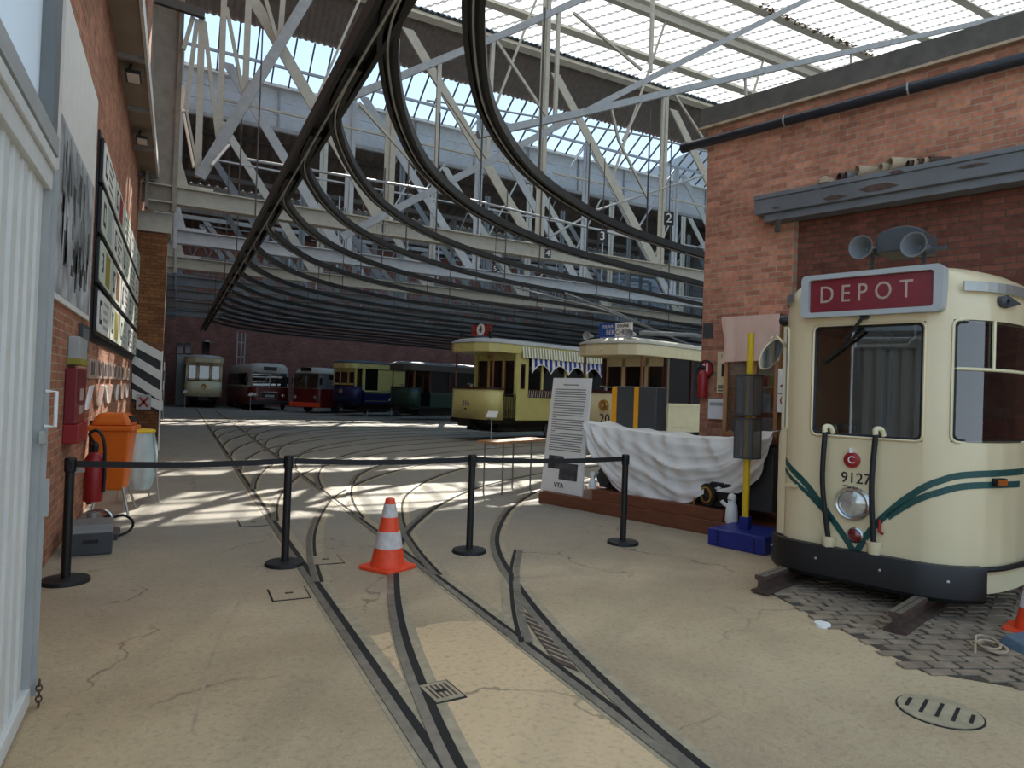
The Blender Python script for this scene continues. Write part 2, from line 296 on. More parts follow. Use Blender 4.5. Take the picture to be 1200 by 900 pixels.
for k,(s,zt) in enumerate(((23.75,11.5),(39.3,11.9))):   # valley boards under each row of glass
    b=MB('pale_steel')
    for j in range(3): b.box(-1,33.4,-.02,.02,0,.01) if 0 else b.hexa([RP(-1,s-.02-.015*j,zt-.46*(j+1)),RP(33.4,s-.02-.015*j,zt-.46*(j+1)),RP(33.4,s+.03,zt-.46*(j+1)),RP(-1,s+.03,zt-.46*(j+1)),RP(-1,s-.02-.015*j,zt-.46*j-.03),RP(33.4,s-.02-.015*j,zt-.46*j-.03),RP(33.4,s+.03,zt-.46*j-.03),RP(-1,s+.03,zt-.46*j-.03)])
    b.use('white_paint'); b.bar(RP(-1,s-.12,zt-.02),RP(33.4,s-.12,zt-.02),.22,.1); b.use('grey_steel'); b.bar(RP(-1,s-.06,zt-1.42),RP(33.4,s-.06,zt-1.42),.14,.12)
    for j in range(14): b.bar(RP(.3+2.4*j,s-.09,zt-.05),RP(.3+2.4*j,s-.09,zt-1.42),.06,.05)
    struct('trim_%d'%(k+1),b)
# purlins under the slopes
PL='cream painted steel purlin carrying the white corrugated plastic roof sheets'
for k,s in enumerate([11.6,12.8,14.0,15.4,16.6,17.6,19.1,20.05]):
    lab=PL if k not in (4,7) else ('cream steel purlin strewn with dead leaves under the plastic roof sheets' if k==4 else 'cream steel purlin along the edge where the plastic sheets meet the dark roof')
    b=MB('cream_steel'); b.bar(RP(-1,s,rz(s)-.14),RP(33.3,s,rz(s)-.14),.06,.22,up=(0,.48,.88)); b.bar(RP(-1,s,rz(s)-.25),RP(33.3,s,rz(s)-.25),.22,.03,up=(0,.48,.88))
    o=thing('roof_purlin',lab,'purlin',RP(16,s,rz(s)-.2),0,'purlins of the plastic roof'); b.build('beam',parent=o,world=True)
    if k==4:
        q=MB('leaves')
        for j in range(260):
            x=17.5+random.random()*9; p=RP(x,s-.1+random.uniform(-.10,.05),rz(s)-.16+random.uniform(-.08,.1)); a=random.random()*6.3; r=random.uniform(.05,.10)
            q.add([p+V((cos(a),sin(a),random.uniform(-.3,.3)))*r,p+V((cos(a+2),sin(a+2),0))*r*.6,p-V((cos(a),sin(a),0))*r,p-V((cos(a+2),sin(a+2),.4))*r*.6],[(0,1,2,3)])
        q.build('leaf_litter',parent=o,world=True,kind='stuff',solid=.004)
for k,s in enumerate([32.5,34.6,36.7]):
    z=14.5-(s-31)*.3163-.16; MB('dark_steel').bar(RP(-1,s,z),RP(33.3,s,z),.12,.22).build('dark_purlin',label='dark steel purlin under the ribbed roof deep in the hall',cat='purlin',group='purlins of the dark roof')
# brick pier, steel columns
b=MB('brick_pier'); b.box(WX,-.33,17.88,18.8,0,5.05); b.use('cream_steel'); b.box(WX,-.26,17.83,18.86,5.05,5.5); struct('wall_pier',b)
# left soffit with ribs above the left wall
b=MB('soffit'); b.box(WX,-.6,5,18.2,6.3,6.36); b.use('grey_steel')
for y in (7.2,9.2,11.3,13.4,15.6,17.6): b.box(WX,-.6,y,y+.09,6.24,6.3)
b.use('white_paint'); b.box(-.6,-.56,5,18.2,6.26,6.5); struct('ceiling_soffit',b)
# right brick wall with the recessed former gateway
WO=2.98
def rgp(off,y,z): return Q0+DD*off+WW*y+ZP*z              # y: along the wall, positive to the left
b=MB('brick_right'); cy=(V((6.9,7.79,0))-Q0).dot(WW)
b.prism([rgp(WO,cy,0),rgp(WO,1.38,0),rgp(WO+.55,1.38,0),rgp(WO+.55,cy,0)],(0,0,5.62))
b.prism([rgp(WO,1.38,4.1),rgp(WO,-7,4.1),rgp(WO+.55,-7,4.1),rgp(WO+.55,1.38,4.1)],(0,0,1.52))
b.use('brick_shaded'); b.prism([rgp(WO+.14,1.38,0),rgp(WO+.14,-7,0),rgp(WO+.55,-7,0),rgp(WO+.55,1.38,0)],(0,0,4.1))
b.use('brick_right'); b.prism([rgp(WO+.55,cy,0),rgp(WO+4,cy,0),rgp(WO+4,cy-.5,0),rgp(WO+.55,cy-.5,0)],(0,0,5.62)); struct('wall_right',b)
b=MB('gutter_dark'); b.prism([rgp(WO-.06,cy+.1,5.62),rgp(WO-.06,-7,5.62),rgp(WO+.6,-7,5.62),rgp(WO+.6,cy+.1,5.62)],(0,0,.28)); b.use('clay'); b.prism([rgp(WO-.09,cy+.12,5.585),rgp(WO-.09,-7,5.585),rgp(WO+.6,-7,5.585),rgp(WO+.6,cy+.12,5.585)],(0,0,.035)); struct('trim_3',b)
t=thing('canopy_beam','grey peeling steel beam over the walled-up gateway, carrying old clay pipes','beam',rgp(2.7,-.3,4.0),A18)
b=MB('lead_grey'); y0,y1=1.8,-7
b.prism([rgp(2.66,y0,4.31),rgp(2.66,y0,4.37),rgp(WO+.02,y0,4.37),rgp(WO+.02,y0,4.31)],-WW*8.8)
b.prism([rgp(2.7,y0,4.12),rgp(2.68,y0,4.31),rgp(WO+.02,y0,4.31),rgp(WO+.02,y0,4.12)],-WW*8.8)
b.prism([rgp(2.76,y0-.1,4.02),rgp(2.76,y0-.1,4.12),rgp(WO+.02,y0-.1,4.12),rgp(WO+.02,y0-.1,4.02)],-WW*8.6)
b.build('beam',parent=t,world=True,bevel=.008)
b=MB('rust')
for yy,zz,ww,hh in ((.25,4.2,.45,.09),(.75,4.17,.3,.06),(.05,4.33,.16,.05),(-.7,4.25,.3,.04),(1.5,4.17,.1,.03)):
    q=2.7-(zz-4.12)*.105-.004 if zz<4.31 else 2.655
    b.prism([rgp(q,yy+ww*a,zz+hh*c) for a,c in ((-.5,-.2),(-.2,.4),(.2,.5),(.5,.1),(.3,-.4),(-.1,-.5))],DD*.012)
b.build('rust_patch',parent=t,world=True,label='rusty patch where the grey paint has peeled')
b=MB('dark_steel'); b.bar(rgp(2.75,1.5,3.86),rgp(2.75,1.5,4.02),.05,.05); b.build('bracket',parent=t,world=True)
# pipes lying on the beam
def clayp(u,v,r,L,ang,lab,m='clay',dz=0):
    p=rg(u,v,2.69); d=(DD*cos(ang)-WW*sin(ang)); b=MB(m); z=4.37+r*1.02+dz; p=V((p.x,p.y,z))+DD*.02
    n=14; oo=[];ii=[]
    u_=ZP; w_=d.cross(u_)
    ring=lambda q,rr:[q+(u_*cos(2*pi*j/n)+w_*sin(2*pi*j/n))*rr for j in range(n)]
    vs=ring(p,r)+ring(p+d*L,r)+ring(p+d*L,r*.8)+ring(p,r*.8); f=[]
    for k in range(4):
        k2=(k+1)%4; f+=[(k*n+j,k*n+(j+1)%n,k2*n+(j+1)%n,k2*n+j) for j in range(n)]
    b.add(vs,f); b.build('clay_pipe',label=lab,cat='pipe',group='old pipes on the canopy beam',smooth=40)
clayp(1003,198,.075,.34,.72,'wide pale clay pipe on the grey beam, the left one of the two wide ones')
clayp(1041,188,.085,.34,.72,'wide pale clay pipe on the grey beam, the right one of the two wide ones')
clayp(1031,190,.06,.3,.7,'medium clay pipe squeezed in between the two wide clay pipes')
clayp(982,207,.05,.25,.6,'small dark pipe end just left of the wide clay pipes, lower of two','rust')
clayp(990,206,.05,.25,.7,'small grey pipe end touching the left wide clay pipe','mid_grey')
for j,(u,lab) in enumerate(((1063,'thin brown pipe stub lying first to the right of the wide clay pipes'),(1069,'thin pale pipe stub, second to the right of the wide clay pipes'),(1075,'thin rusty pipe stub, third to the right of the wide clay pipes'),(1081,'thin pale pipe stub, fourth to the right of the wide clay pipes'),(1088,'thin brown pipe stub at the right end of the pipes on the beam'))):
    clayp(u,186,.042,.24,.8,lab,'clay' if j%2 else 'rust',0)
b=MB('clay'); p=rg(967,212,2.72); b.lathe([(.1,0),(.1,.05),(.03,.09),(.0,.1)],(p.x,p.y,4.37),n=6); b.build('broken_tile',label='small broken clay tile at the left end of the pipes on the beam',cat='tile')
# black drain pipe along the wall top with brackets
t=thing('drain_pipe','black drain pipe running along the top of the right brick wall','pipe',rgp(2.85,0,5.3),A18)
b=MB('pipe_black'); b.tube([rgp(2.84,y,5.36-.004*(2.8-y)) for y in (2.95,2,1,0,-1,-3,-7)],.065,14); b.build('tube',parent=t,world=True,smooth=40)
b=MB('pipe_black'); b.tube([rgp(2.84,2.95,5.36),rgp(2.84,3.05,5.36)],.075,14); b.build('end_cap',parent=t,world=True,smooth=40)
for u,v in ((920,143),(1065,106)):
    p=rg(u,v,2.84); y=(p-Q0).dot(WW); z=5.36-.004*(2.8-y); b=MB('brushed')
    b.tube([rgp(2.84,y,z)+DD*(.072*cos(a))+ZP*(.072*sin(a)) for a in [k*pi/6 for k in range(13)]],.012,6); b.bar(rgp(2.84,y,z+.07),rgp(WO,y,z+.13),.02,.02); b.build('clamp',parent=t,world=True)
# ================================================================== foreground sliding door on the left
t=thing('sliding_door','white ribbed sheet metal sliding door leaf at the left edge','door',(-.6,3.2,0))
b=MB('white_paint'); y0,y1=2.2,3.93; prof=[]; y=y0
while y<y1-.1:
    prof+=[(-.56,y),(-.56,y+.085),(-.60,y+.105),(-.60,y+.155),(-.56,y+.175)]; y+=.175
vs=[];n=len(prof)
for z in (.1,2.52): vs+=[(x,yy,z) for x,yy in prof]
b.add(vs,[(k,k+1,n+k+1,n+k) for k in range(n-1)]); b.build('ribbed_panel',parent=t,world=True,solid=.006)
b=MB('white_paint'); b.box(-.64,-.535,y0,3.97,.02,.11); b.build('bottom_rail',parent=t,world=True,bevel=.006)
b=MB('white_paint'); b.box(-.64,-.535,y0,3.97,2.5,2.60); b.box(-.66,-.52,y0,3.97,2.60,2.66); b.build('top_rail',parent=t,world=True,bevel=.006)
b=MB('light_grey'); b.box(-.64,-.535,3.93,3.99,.11,2.5); b.box(-.625,-.515,3.99,4.005,.05,2.62); b.build('edge_stile',parent=t,world=True)
b=MB('white'); b.tube([(-.53,3.99,1.36),(-.485,3.99,1.36),(-.485,3.99,1.53),(-.53,3.99,1.53)],.009,8); b.build('handle',parent=t,world=True)
b=MB('light_grey'); b.box(-.535,-.515,3.90,3.985,1.28,1.34); b.box(-.545,-.50,3.985,4.02,.92,1.1); b.build('lock_plate',parent=t,world=True)
b=MB('mid_grey'); b.box(-.535,-.52,2.62,2.68,1.95,2.45); b.build('latch',parent=t,world=True)
b=MB('rust')
for k in range(5):
    c=V((-.5,3.97,.12-.026*k)); a=V((1,0,0)) if k%2 else V((0,1,0)); b.tube([c+a*(.012*cos(q))+ZP*(.017*sin(q)) for q in [j*pi/5 for j in range(11)]],.004,5)
b.build('chain',parent=t,world=True)
t=thing('transom_window','frosted ribbed transom panel above the white sliding door','window',(-.6,3.3,2.7))
b=MB('frosted'); b.box(-.6,-.59,2.0,3.86,2.76,4.6); b.build('pane',parent=t,world=True)
b=MB('light_grey'); b.box(-.66,-.52,2.0,4.0,2.68,2.77); b.build('sill',parent=t,world=True)
b=MB('mid_grey'); b.box(-.66,-.53,3.86,4.0,2.77,4.7); b.build('post',parent=t,world=True)
for q_ in (bpy.data.objects['sliding_door'],bpy.data.objects['transom_window']): q_.location.x-=.045
# ================================================================== roof trusses
NX=[.15+4.75*k for k in range(8)]
ords=['nearest','second','third','fourth','fifth','sixth','seventh']
for k,s in enumerate([17.7,22.6,27.5,32.4,37.3,42.2,47.1]):
    ztop={0:14.4,1:11.7,2:12.6,3:13.6,4:11.9,5:10.8,6:12.8}[k]; m='cream_steel' if k%2==0 else 'pale_steel'  # second truss: cool skylight tint put into its steel colour
    if k>2: m='mid_grey'  # deep trusses: dimness of the far hall put into a darker grey
    lab=['cream riveted roof truss standing on the brick pier, nearest of the row','pale grey roof truss just behind the nearest cream one'][k] if k<2 else '%s roof truss, %s of the row into the hall'%('cream' if k==2 else 'grey',ords[k])
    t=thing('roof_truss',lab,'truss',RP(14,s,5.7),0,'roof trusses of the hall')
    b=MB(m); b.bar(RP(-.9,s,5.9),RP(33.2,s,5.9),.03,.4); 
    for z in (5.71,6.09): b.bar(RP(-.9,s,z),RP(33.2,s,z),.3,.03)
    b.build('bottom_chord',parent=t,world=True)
    if k==0:
        q=MB(m)
        for x in NX[:5]:
            for i in range(4):
                for j in range(6): p=RP(x-.28+.11*i,s-.02,5.76+.06*j); q.lathe([(.016,0),(.012,.012),(0,.016)],p,(0,-1,0),6)
        q.build('rivet',parent=t,world=True,kind='stuff')
    b=MB(m); cw=.08 if k==1 else .22; b.bar(RP(-.9,s,ztop),RP(33.2,s,ztop),cw,cw); b.build('top_chord',parent=t,world=True)
    b=MB('column' if k==0 else m); b.bar(RP(-.78,s-.14,5.5),RP(-.78,s-.14,ztop),.06,.34); b.bar(RP(-.22,s-.14,5.5),RP(-.22,s-.14,ztop),.1,.06); b.box(-.78,-.22,s-.06,s-.01,5.5,ztop); b.build('end_post',parent=t,world=True)
    b=MB(m); b.prism([RP(-.25,s-.03,5.7),RP(.6,s-.03,5.7),RP(.6,s-.03,6.2),RP(.05,s-.03,6.2),RP(-.25,s-.03,7.2)],(0,.06,0)); b.build('gusset',parent=t,world=True)
    for i,x in enumerate(NX):
        if i: 
            b=MB(m); zt=min(ztop,12.0) if i>2 else ztop; b.bar(RP(x-.07,s,6.1),RP(x-.07,s,zt),.16,.03); b.bar(RP(x+.07,s,6.1),RP(x+.07,s,zt),.16,.03); b.bar(RP(x,s,6.1),RP(x,s,zt),.02,.14); b.build('vertical',parent=t,world=True)
            xa=x-3.9 if i==1 else NX[i-1]+.35; b=MB(m); b.bar(RP(xa,s-.02,min(ztop,10.9)),RP(x-.1,s-.02,6.05),.34,.05,up=(0,1,0)) if 0 else b.prism([RP(xa-.17,s-.05,min(ztop,11.4)),RP(xa+.17,s-.05,min(ztop,11.4)),RP(x+.05,s-.05,6.0),RP(x-.33,s-.05,6.0)],(0,.05,0)); b.build('diagonal',parent=t,world=True)
            xm=x-2.4; b=MB(m); b.bar(RP(xm+.3,s,8.6),RP(x-.1,s,ztop-.1),.06,.06); b.build('strut',parent=t,world=True); b=MB(m); b.bar(RP(xm-1.9,s+.05,8.4),RP(x,s+.05,8.4),.05,.05); b.build('tie_rod',parent=t,world=True)
# raking lattice brace in the near bay, and its neighbours
t=thing('lattice_brace','pale raking lattice girder rising to the right under the plastic roof','brace',(8,15.4,5.5))
def pb(nm,t,s,pts,w,h,m='cream_steel'):
    b=MB(m)
    for q in range(len(pts)-1):
        p=[sw(*x,s) for x in pts[q:q+2]]; b.bar(p[0],p[1],w,h,up=(0,1,0))
    b.build(nm,parent=t,world=True)
pb('lower_chord',t,15,[(400,278),(655,147),(800,72),(945,0)],.16,.10,'grey_steel'); pb('upper_chord',t,15,[(372,130),(500,77),(600,36),(690,-5)],.16,.10,'grey_steel')
for a,c in (((655,10),(650,147)),((578,45),(571,187)),((515,75),(511,217)),((765,0),(762,85))): pb('vertical',t,15,[a,c],.10,.08)
for a,c in (((582,48),(643,140)),((672,15),(752,82)),((500,80),(570,185)),((420,120),(505,215))): pb('diagonal',t,15,[a,c],.07,.06)
t=thing('lattice_brace','grey raking girder above the right brick wall with short hangers','brace',(14,12.4,7.5))
pb('upper_chord',t,12,[(560,158),(670,135),(800,105),(900,82),(1200,15)],.14,.12,'grey_steel')
for a,c in (((778,110),(774,200)),((752,117),(730,165)),((716,126),(725,165)),((997,60),(998,84)),((873,88),(874,112))): pb('hanger',t,12,[a,c],.05,.05)
for a,c in (((790,110),(842,190)),((725,165),(760,235))): pb('diagonal',t,12,[a,c],.045,.045)
t=thing('lattice_brace','bundle of pale lattice bars beside the steel column at upper left','brace',(.6,17.3,5.8))
for a,c,w in (((236.7,20),(232,208),.14),((226,20),(215,58),.09),((231,23),(218,127),.1),((239.6,26),(255,162),.09),((262.7,-5),(257,162),.13),((265.6,9),(286,115),.08),((291.6,-5),(287,115),.14),((310,-5),(325,47),.09),((332,-5),(328,47),.12),((218,127),(232,200),.05)): pb('bar',t,17.3,[a,c],w,.07)
pb('strut',t,17.2,[(234,208),(349,17),(362,-5)],.24,.12,'grey_steel'); pb('cross_beam',t,17.2,[(182,-2),(240,17)],.2,.12,'dark_steel')
for k,(s,z,h) in enumerate(((30,6.6,.7),(35,6.2,.7),(40,6.0,.7),(45,5.9,.8))):
    t=thing('lattice_girder','slim zigzag lattice girder hung between the roof trusses, %s into the hall'%['first','second','third','fourth','fifth','sixth'][k],'girder',RP(12,s,z),0,'lattice girders')
    for nm,zz in (('upper_chord',z+h),('lower_chord',z)): MB('mid_grey').bar(RP(-.2,s,zz),RP(33,s,zz),.07,.06).build(nm,parent=t,world=True)
    b=MB('mid_grey'); x=-.2; st=h*.8
    while x<32.5: b.bar(RP(x,s,z),RP(x+st/2,s,z+h),.03,.03); b.bar(RP(x+st/2,s,z+h),RP(x+st,s,z),.03,.03); x+=st
    b.build('zigzag_web',parent=t,world=True)
    for i,x in enumerate(NX[1:6]): MB('pale_steel').bar(RP(x+1.2,s,z),RP(x+1.2,s,10),.06,.06).build('hanger',parent=t,world=True)
# thin tie rods crossing the hall
for i,(s,pts,lab) in enumerate(((16.4,[(290,187),(500,222),(830,300)],'thin pale tie rod crossing the hall above the nearest wide beam'),(20,[(500,118),(560,125),(760,160),(830,178)],'thin dark tie rod crossing below the roof glazing'),(17,[(640,280),(700,246),(825,205)],'thin pale raking rod ending at the right brick wall'))):
    b=MB('grey_steel'); b.tube([sw(*p,s) for p in pts],.035,6); b.build('tie_rod',label=lab,cat='rod')
# ================================================================== overhead trolley wire troughs
GEN=[(0,-.4),(.0,0),(.05,.8),(.27,1.67),(.84,3.1),(1.75,4.7),(3.3,6.4),(5.6,7.95),(8,8.9),(11.65,9.95),(17,11.6),(24,13.8),(31,16.0)]
SEC=lambda w,h:[(-w/2,0),(-w/2,h),(w/2,h),(w/2,0),(w/2-.05,0),(w/2-.05,h-.05),(-w/2+.05,h-.05),(-w/2+.05,0)]
TH=4.8
t=thing('trolley_trough','long black wooden trolley wire trunk trough running straight into the hall','trough',(1.45,20,TH))
b=MB('black_wood'); b.sweep([(1.52,2,TH),(1.48,10,TH),(1.44,20,TH),(1.36,34,TH),(1.3,47,TH)],SEC(.30,.16)); b.use('brushed'); b.sweep([(1.50,2,TH-.02),(1.45,15,TH-.02),(1.36,34,TH-.02),(1.3,47,TH-.02)],[(-.012,0),(-.012,.02),(.012,.02),(.012,0)]); b.build('channel',parent=t,world=True)
for y in (16,21,26,32,38): MB('dark_steel').bar((1.47-(y-2)*.005,y,TH+.15),(1.47-(y-2)*.005,y,9.5),.03,.03).build('hanger',parent=t,world=True)
on=['nearest','second','third','fourth','fifth','sixth','seventh','eighth','ninth','tenth','eleventh','twelfth','thirteenth','fourteenth','fifteenth','sixteenth','seventeenth']
Y0=[2.75,5.0,7.3,9.4,11.5,13.8,16.2,18.4,20.5,22.7,24.9,27.1,29.3,31.5,33.7,36,38.4]
for k,y0 in enumerate(Y0):
    pts=[(1.5-.005*y0+.03+dx,y0+dy,TH+.003*k) for dx,dy in GEN]
    t=thing('trolley_trough','curved black trolley wire trough branching right, %s from the camera'%on[k],'trough',(4.5,y0+7,TH),0,'curved troughs branching off the trunk')
    b=MB('black_wood'); pp_=smoothpath(pts,5); b.sweep(pp_,SEC(.2 if k<2 else .15,.13 if k<2 else .11)); b.use('brushed'); b.sweep([p-ZP*.02 for p in pp_],[(-.01,0),(-.01,.02),(.01,.02),(.01,0)]); b.build('channel',parent=t,world=True)
    for j in (30,38,46,52):
        if j<len(pp_): p=pp_[j]; MB('dark_steel').bar(p+ZP*.12,(p.x,p.y,7.5),.025,.025).build('hanger',parent=t,world=True)
# number plates hung over the tracks
for n,(u,v,h) in enumerate(((784,256,.27),(706,277,.28),(642,297,.22),(580,315,.2))):
    p=fl(u,v,5.12); s='2345'[n]; t=thing('track_number_sign','black hanging plate with a white number %s'%s,'sign',p-ZP*.16,0,'track number plates')
    ex=V((.93,-.36,0)); ey=ZP; b=MB('black'); b.prism([p+ex*a*h*.36+ey*c*h*.5 for a,c in ((-1,-1),(1,-1),(1,1),(-1,1))],V((.36,.93,0))*.02); b.build('plate',parent=t,world=True)
    text('numeral',s,h*.95,'white',p-V((.36,.93,0))*.006,ex,ey,t,True); MB('dark_steel').bar(p+ey*h*.5,p+ey*(h*.5+1.6),.015,.015).build('hanger',parent=t,world=True)
# floodlights below the soffit
for n,(u,v) in enumerate(((158,88),(168,163),(176,214))):
    p=fl(u,v,6.14); t=thing('floodlight','black floodlight under the soffit, %s along the left wall'%['nearest of three','middle of three','farthest of three'][n],'lamp',p,0,'floodlights under the soffit')
    b=MB('black'); b.box(p.x-.12,p.x+.09,p.y-.2,p.y+.2,p.z-.05,p.z+.0); b.build('housing',parent=t,world=True)
    b=MB('white'); b.box(p.x-.095,p.x+.065,p.y-.17,p.y+.17,p.z-.058,p.z-.05); b.build('glass_cover',parent=t,world=True)
    b=MB('black'); b.bar(p+V((-.09,-.1,0)),p+V((-.05,0,.15)),.02,.02); b.bar(p+V((-.09,.1,0)),p+V((-.05,0,.15)),.02,.02); b.build('bracket',parent=t,world=True)
# fluorescent fittings and white banner strips near the pier
for n,(a,c,lab) in enumerate((((248,194),(268,170),'white fluorescent batten fixed under the raking strut'),((212,100),(217,130),'upper short white panel hanging beside the steel column'),((215,133),(227,196),'long lower white panel hanging beside the steel column'))):
    pa=sw(*a,17.05 if n==0 else 18.2); pc=sw(*c,17.05 if n==0 else 18.2); b=MB('white'); b.bar(pa,pc,.16 if n else .17,.05); b.build('light_batten' if n==0 else 'hanging_panel',label=lab,cat='lamp' if n==0 else 'panel')
# ================================================================== tram rails set into the floor
RN=[0]
def rail(lab,path,w=.20,near=False):
    RN[0]+=1; e=.00012*RN[0]
    t=thing('tram_rail',lab,'rail',path[len(path)//2],0,'tram rails in the floor'); path=[V((p[0],p[1],0)) for p in path]
    R=lambda x0,x1,z0,z1:[(x0,z0),(x0,z1+e),(x1,z1+e),(x1,z0)]
    MB('rail_bed').sweep(path,R(-w/2,w/2,0,.002)).build('steel_bed',parent=t,world=True)
    MB('groove').sweep(path,R(-.014,.016,.002,.0055) if not near else R(-.024,.026,.002,.0055)).build('groove',parent=t,world=True)
    MB('rail_steel').sweep(path,R(-.075,-.022,.003,.008)).build('rail_head',parent=t,world=True)
    return t
def straight(x,y0,y1,n=24): return [V((x,y0+(y1-y0)*(k/n)**2,0)) for k in range(n+1)]
rail('straight main rail on the left, running from the foreground into the far hall',straight(1.08,1.2,46),near=True)
rail('straight main rail on the right, running from the foreground into the far hall',straight(2.08,1.2,46))
FY=[0,3.25,6.0,8.6,11.2,13.8,16.4,19,21.6,24.2,26.8]
FS=[(1.2,0),(2.4,.05),(3.2,.14),(4.2,.31),(5.25,.57),(6.48,.96),(7.6,1.5),(9.0,2.4),(10.5,3.75),(12,5.9),(13.1,8.5),(14.2,12),(15.9,17),(18,24),(20.2,31)]
def offs(pts,d):
    out=[]
    for k,p in enumerate(pts):
        q=(pts[min(k+1,len(pts)-1)]-pts[max(k-1,0)]).normalized(); out.append(p+V((q.y,-q.x,0))*d)
    return out
for k,y0 in enumerate(FY):
    c=smoothpath([V((1.57+dx,y0+dy,0)) for dy,dx in (FS if k==0 else FS[1:])],5)
    for d,sd in ((-.5,'left'),(.5,'right')):
        rail('%s rail of the %s track curving off to the right'%(sd,on[k]),offs(c,d)[:(None if k<6 else 48)],w=.17 if k<3 else .12,near=(k==0))
rail('short curved crossing rail cutting over the right rail beside the rusty check plate',smoothpath([V((p.x,p.y,0)) for p in (fl(604,645),fl(599,668),fl(600,700),fl(604,728),fl(611,754))]),w=.16)
# check plate infill between the crossing rails, steel point covers
def plate(name,lab,px,m,z=.009,cat='cover',h=.004):
    b=MB(m); b.prism([V((p.x,p.y,z-h)) for p in (fl(*q) for q in px)],(0,0,h)); return b
b=plate('x','',[(607,714),(622,722),(678,788),(650,777)],'rust'); 
for k in range(9):
    t_=k/9; a=fl(608+t_*42,716+t_*60); c=fl(622+t_*56,722+t_*66); b.use('rail_bed').bar(V((a.x,a.y,.011)),V((c.x,c.y,.011)),.012,.004)
b.build('check_plate',label='long rusty check plate wedged between two crossing rails',cat='plate')
def cover(lab,c,w,l,rot,key=False):
    t=thing('access_cover',lab,'cover',(c[0],c[1],0),rot,None)
    MB('groove').box(-w/2-.012,w/2+.012,-l/2-.012,l/2+.012,0,.004).build('frame_gap',parent=t)
    b=MB('rail_bed' if key else 'floor'); b.box(-w/2,w/2,-l/2,l/2,0,.008)
    b.use('rust' if key else 'floor')
    for k in range(-2,3): b.box(k*w/6-.006,k*w/6+.006,-l*.36,l*.36,.008,.0095)
    b.build('lid',parent=t)
    MB('groove').box(-.03,.03,-.015,.015,.0085,.0105).build('key_hole',parent=t)
cover('square steel access cover in the floor left of the barrier post base',(.83,5.46),.26,.30,0)
cover('small steel access cover beside the inner curved rail, below the patched slab',(1.32,3.42),.16,.22,.1,True)
cover('flat steel access cover in the floor beyond the belts at left',(.85,8.4),.3,.42,0)
cover('steel access cover right of the second barrier post base',(1.29,6.42),.26,.32,0)
# round slotted drain, white disc
t=thing('drain_cover','round slotted iron drain cover set in the floor at bottom right','cover',fl(1101,834),0)
MB('groove').lathe([(.205,0),(.205,.004)]).build('rim_gap',parent=t); MB('rail_bed').lathe([(.195,.001),(.195,.008),(0,.009)],n=32).build('lid',parent=t)
for k in range(5):
    L=.06 if k in(0,4) else .1; y=(k-2)*.072; ey=(fl(1106,824)-fl(1096,844)).normalized(); ex=V((ey.y,-ey.x,0))
    MB('groove').bar(ex*y-ey*L+ZP*.0095,ex*y+ey*L+ZP*.0095,.018,.003).build('slot',parent=t)
MB('white').lathe([(.055,0),(.055,.024),(.0,.026)],fl(964,734)).build('floor_disc',label='small white disc lying on the floor in front of the right tram',cat='disc')
# scratch drawn across the floor
b=MB('rail_bed'); pts=smoothpath([V((p.x,p.y,.001)) for p in (fl(225,857),fl(250,765),fl(275,715),fl(303,668))]); b.use('clay'); b.sweep(pts,[(-.008,0),(-.008,.001),(.008,.001),(.008,0)]); struct('trim_4',b)
# setts in front of the right tram
poly=[(4.55,4.3),(4.12,2.62),(4.5,2.15),(6.0,1.7),(7.2,3.0),(6.4,5.0)]
def inside(x,y):
    c=False
    for k in range(len(poly)):
        (xa,ya),(xb,yb)=poly[k],poly[k-1]
        if (ya>y)!=(yb>y) and x<(xb-xa)*(y-ya)/(yb-ya)+xa: c=not c
    return c
struct('floor_bedding',MB('soil').prism([V((x,y,0)) for x,y in poly],(0,0,.005)))
b=MB('sett'); e1=V((.93,-.37,0)); e2=V((.37,.93,0)); o=V((5.3,3.2,0))
for i in range(-24,25):
    for j in range(-14,15):
        p=o+e1*(j*.195+(.09 if i%2 else 0)+random.uniform(-.008,.008))+e2*(i*.1)
        if not inside(p.x,p.y): continue
        z=.013+random.uniform(-.004,.005); l=random.uniform(.083,.09); w_=random.uniform(.038,.043)
        b.prism([p-e1*l-e2*w_,p+e1*l-e2*w_,p+e1*l+e2*w_,p-e1*l+e2*w_],(0,0,z))
b2=struct('floor_setts',b,bevel=.006)
# ================================================================== belt barrier
PX=[(-.73,6.34),(.92,6.36),(2.68,6.31),(4.44,6.17)]
labs=['black belt post farthest left, beside the white door','second black belt post from the left, on the straight rail','third black belt post from the left, behind the traffic cone','black belt post farthest right, in front of the draped white cloth']
def post():
    t=thing('belt_post',labs[0],'barrier post',(*PX[0],0),0,'belt posts across the hall')
    MB('black_rubber').lathe([(.0,0),(.172,0),(.172,.012),(.165,.03),(.03,.042),(0,.042)],n=36).build('base',parent=t,smooth=30)
    MB('black').lathe([(.034,.035),(.034,.90)],n=20).build('tube',parent=t,smooth=30)
    MB('black').lathe([(.036,.86),(.042,.87),(.042,.965),(.036,.975),(0,.975)],n=20).build('cassette_head',parent=t,smooth=30)
    MB('black_rubber').box(-.016,.016,-.05,-.036,.89,.95).build('belt_clip',parent=t)
    return t
p0=post()
for k in range(1,4): dup(p0,(*PX[k],0),labs[k])
for k in range(3):
    a=V((*PX[k],.925)); c=V((*PX[k+1],.925)); d=(c-a).normalized(); b=MB('black_rubber')
    b.grid(lambda s_,t_:a+(c-a)*(.025+.95*s_)+ZP*((t_-.5)*.05-.02*sin(pi*s_)),12,1)
    b.build('barrier_belt',solid=.003,label='black belt stretched between the %s barrier posts'%['first and second','second and third','third and fourth'][k],cat='belt',group='barrier belts')
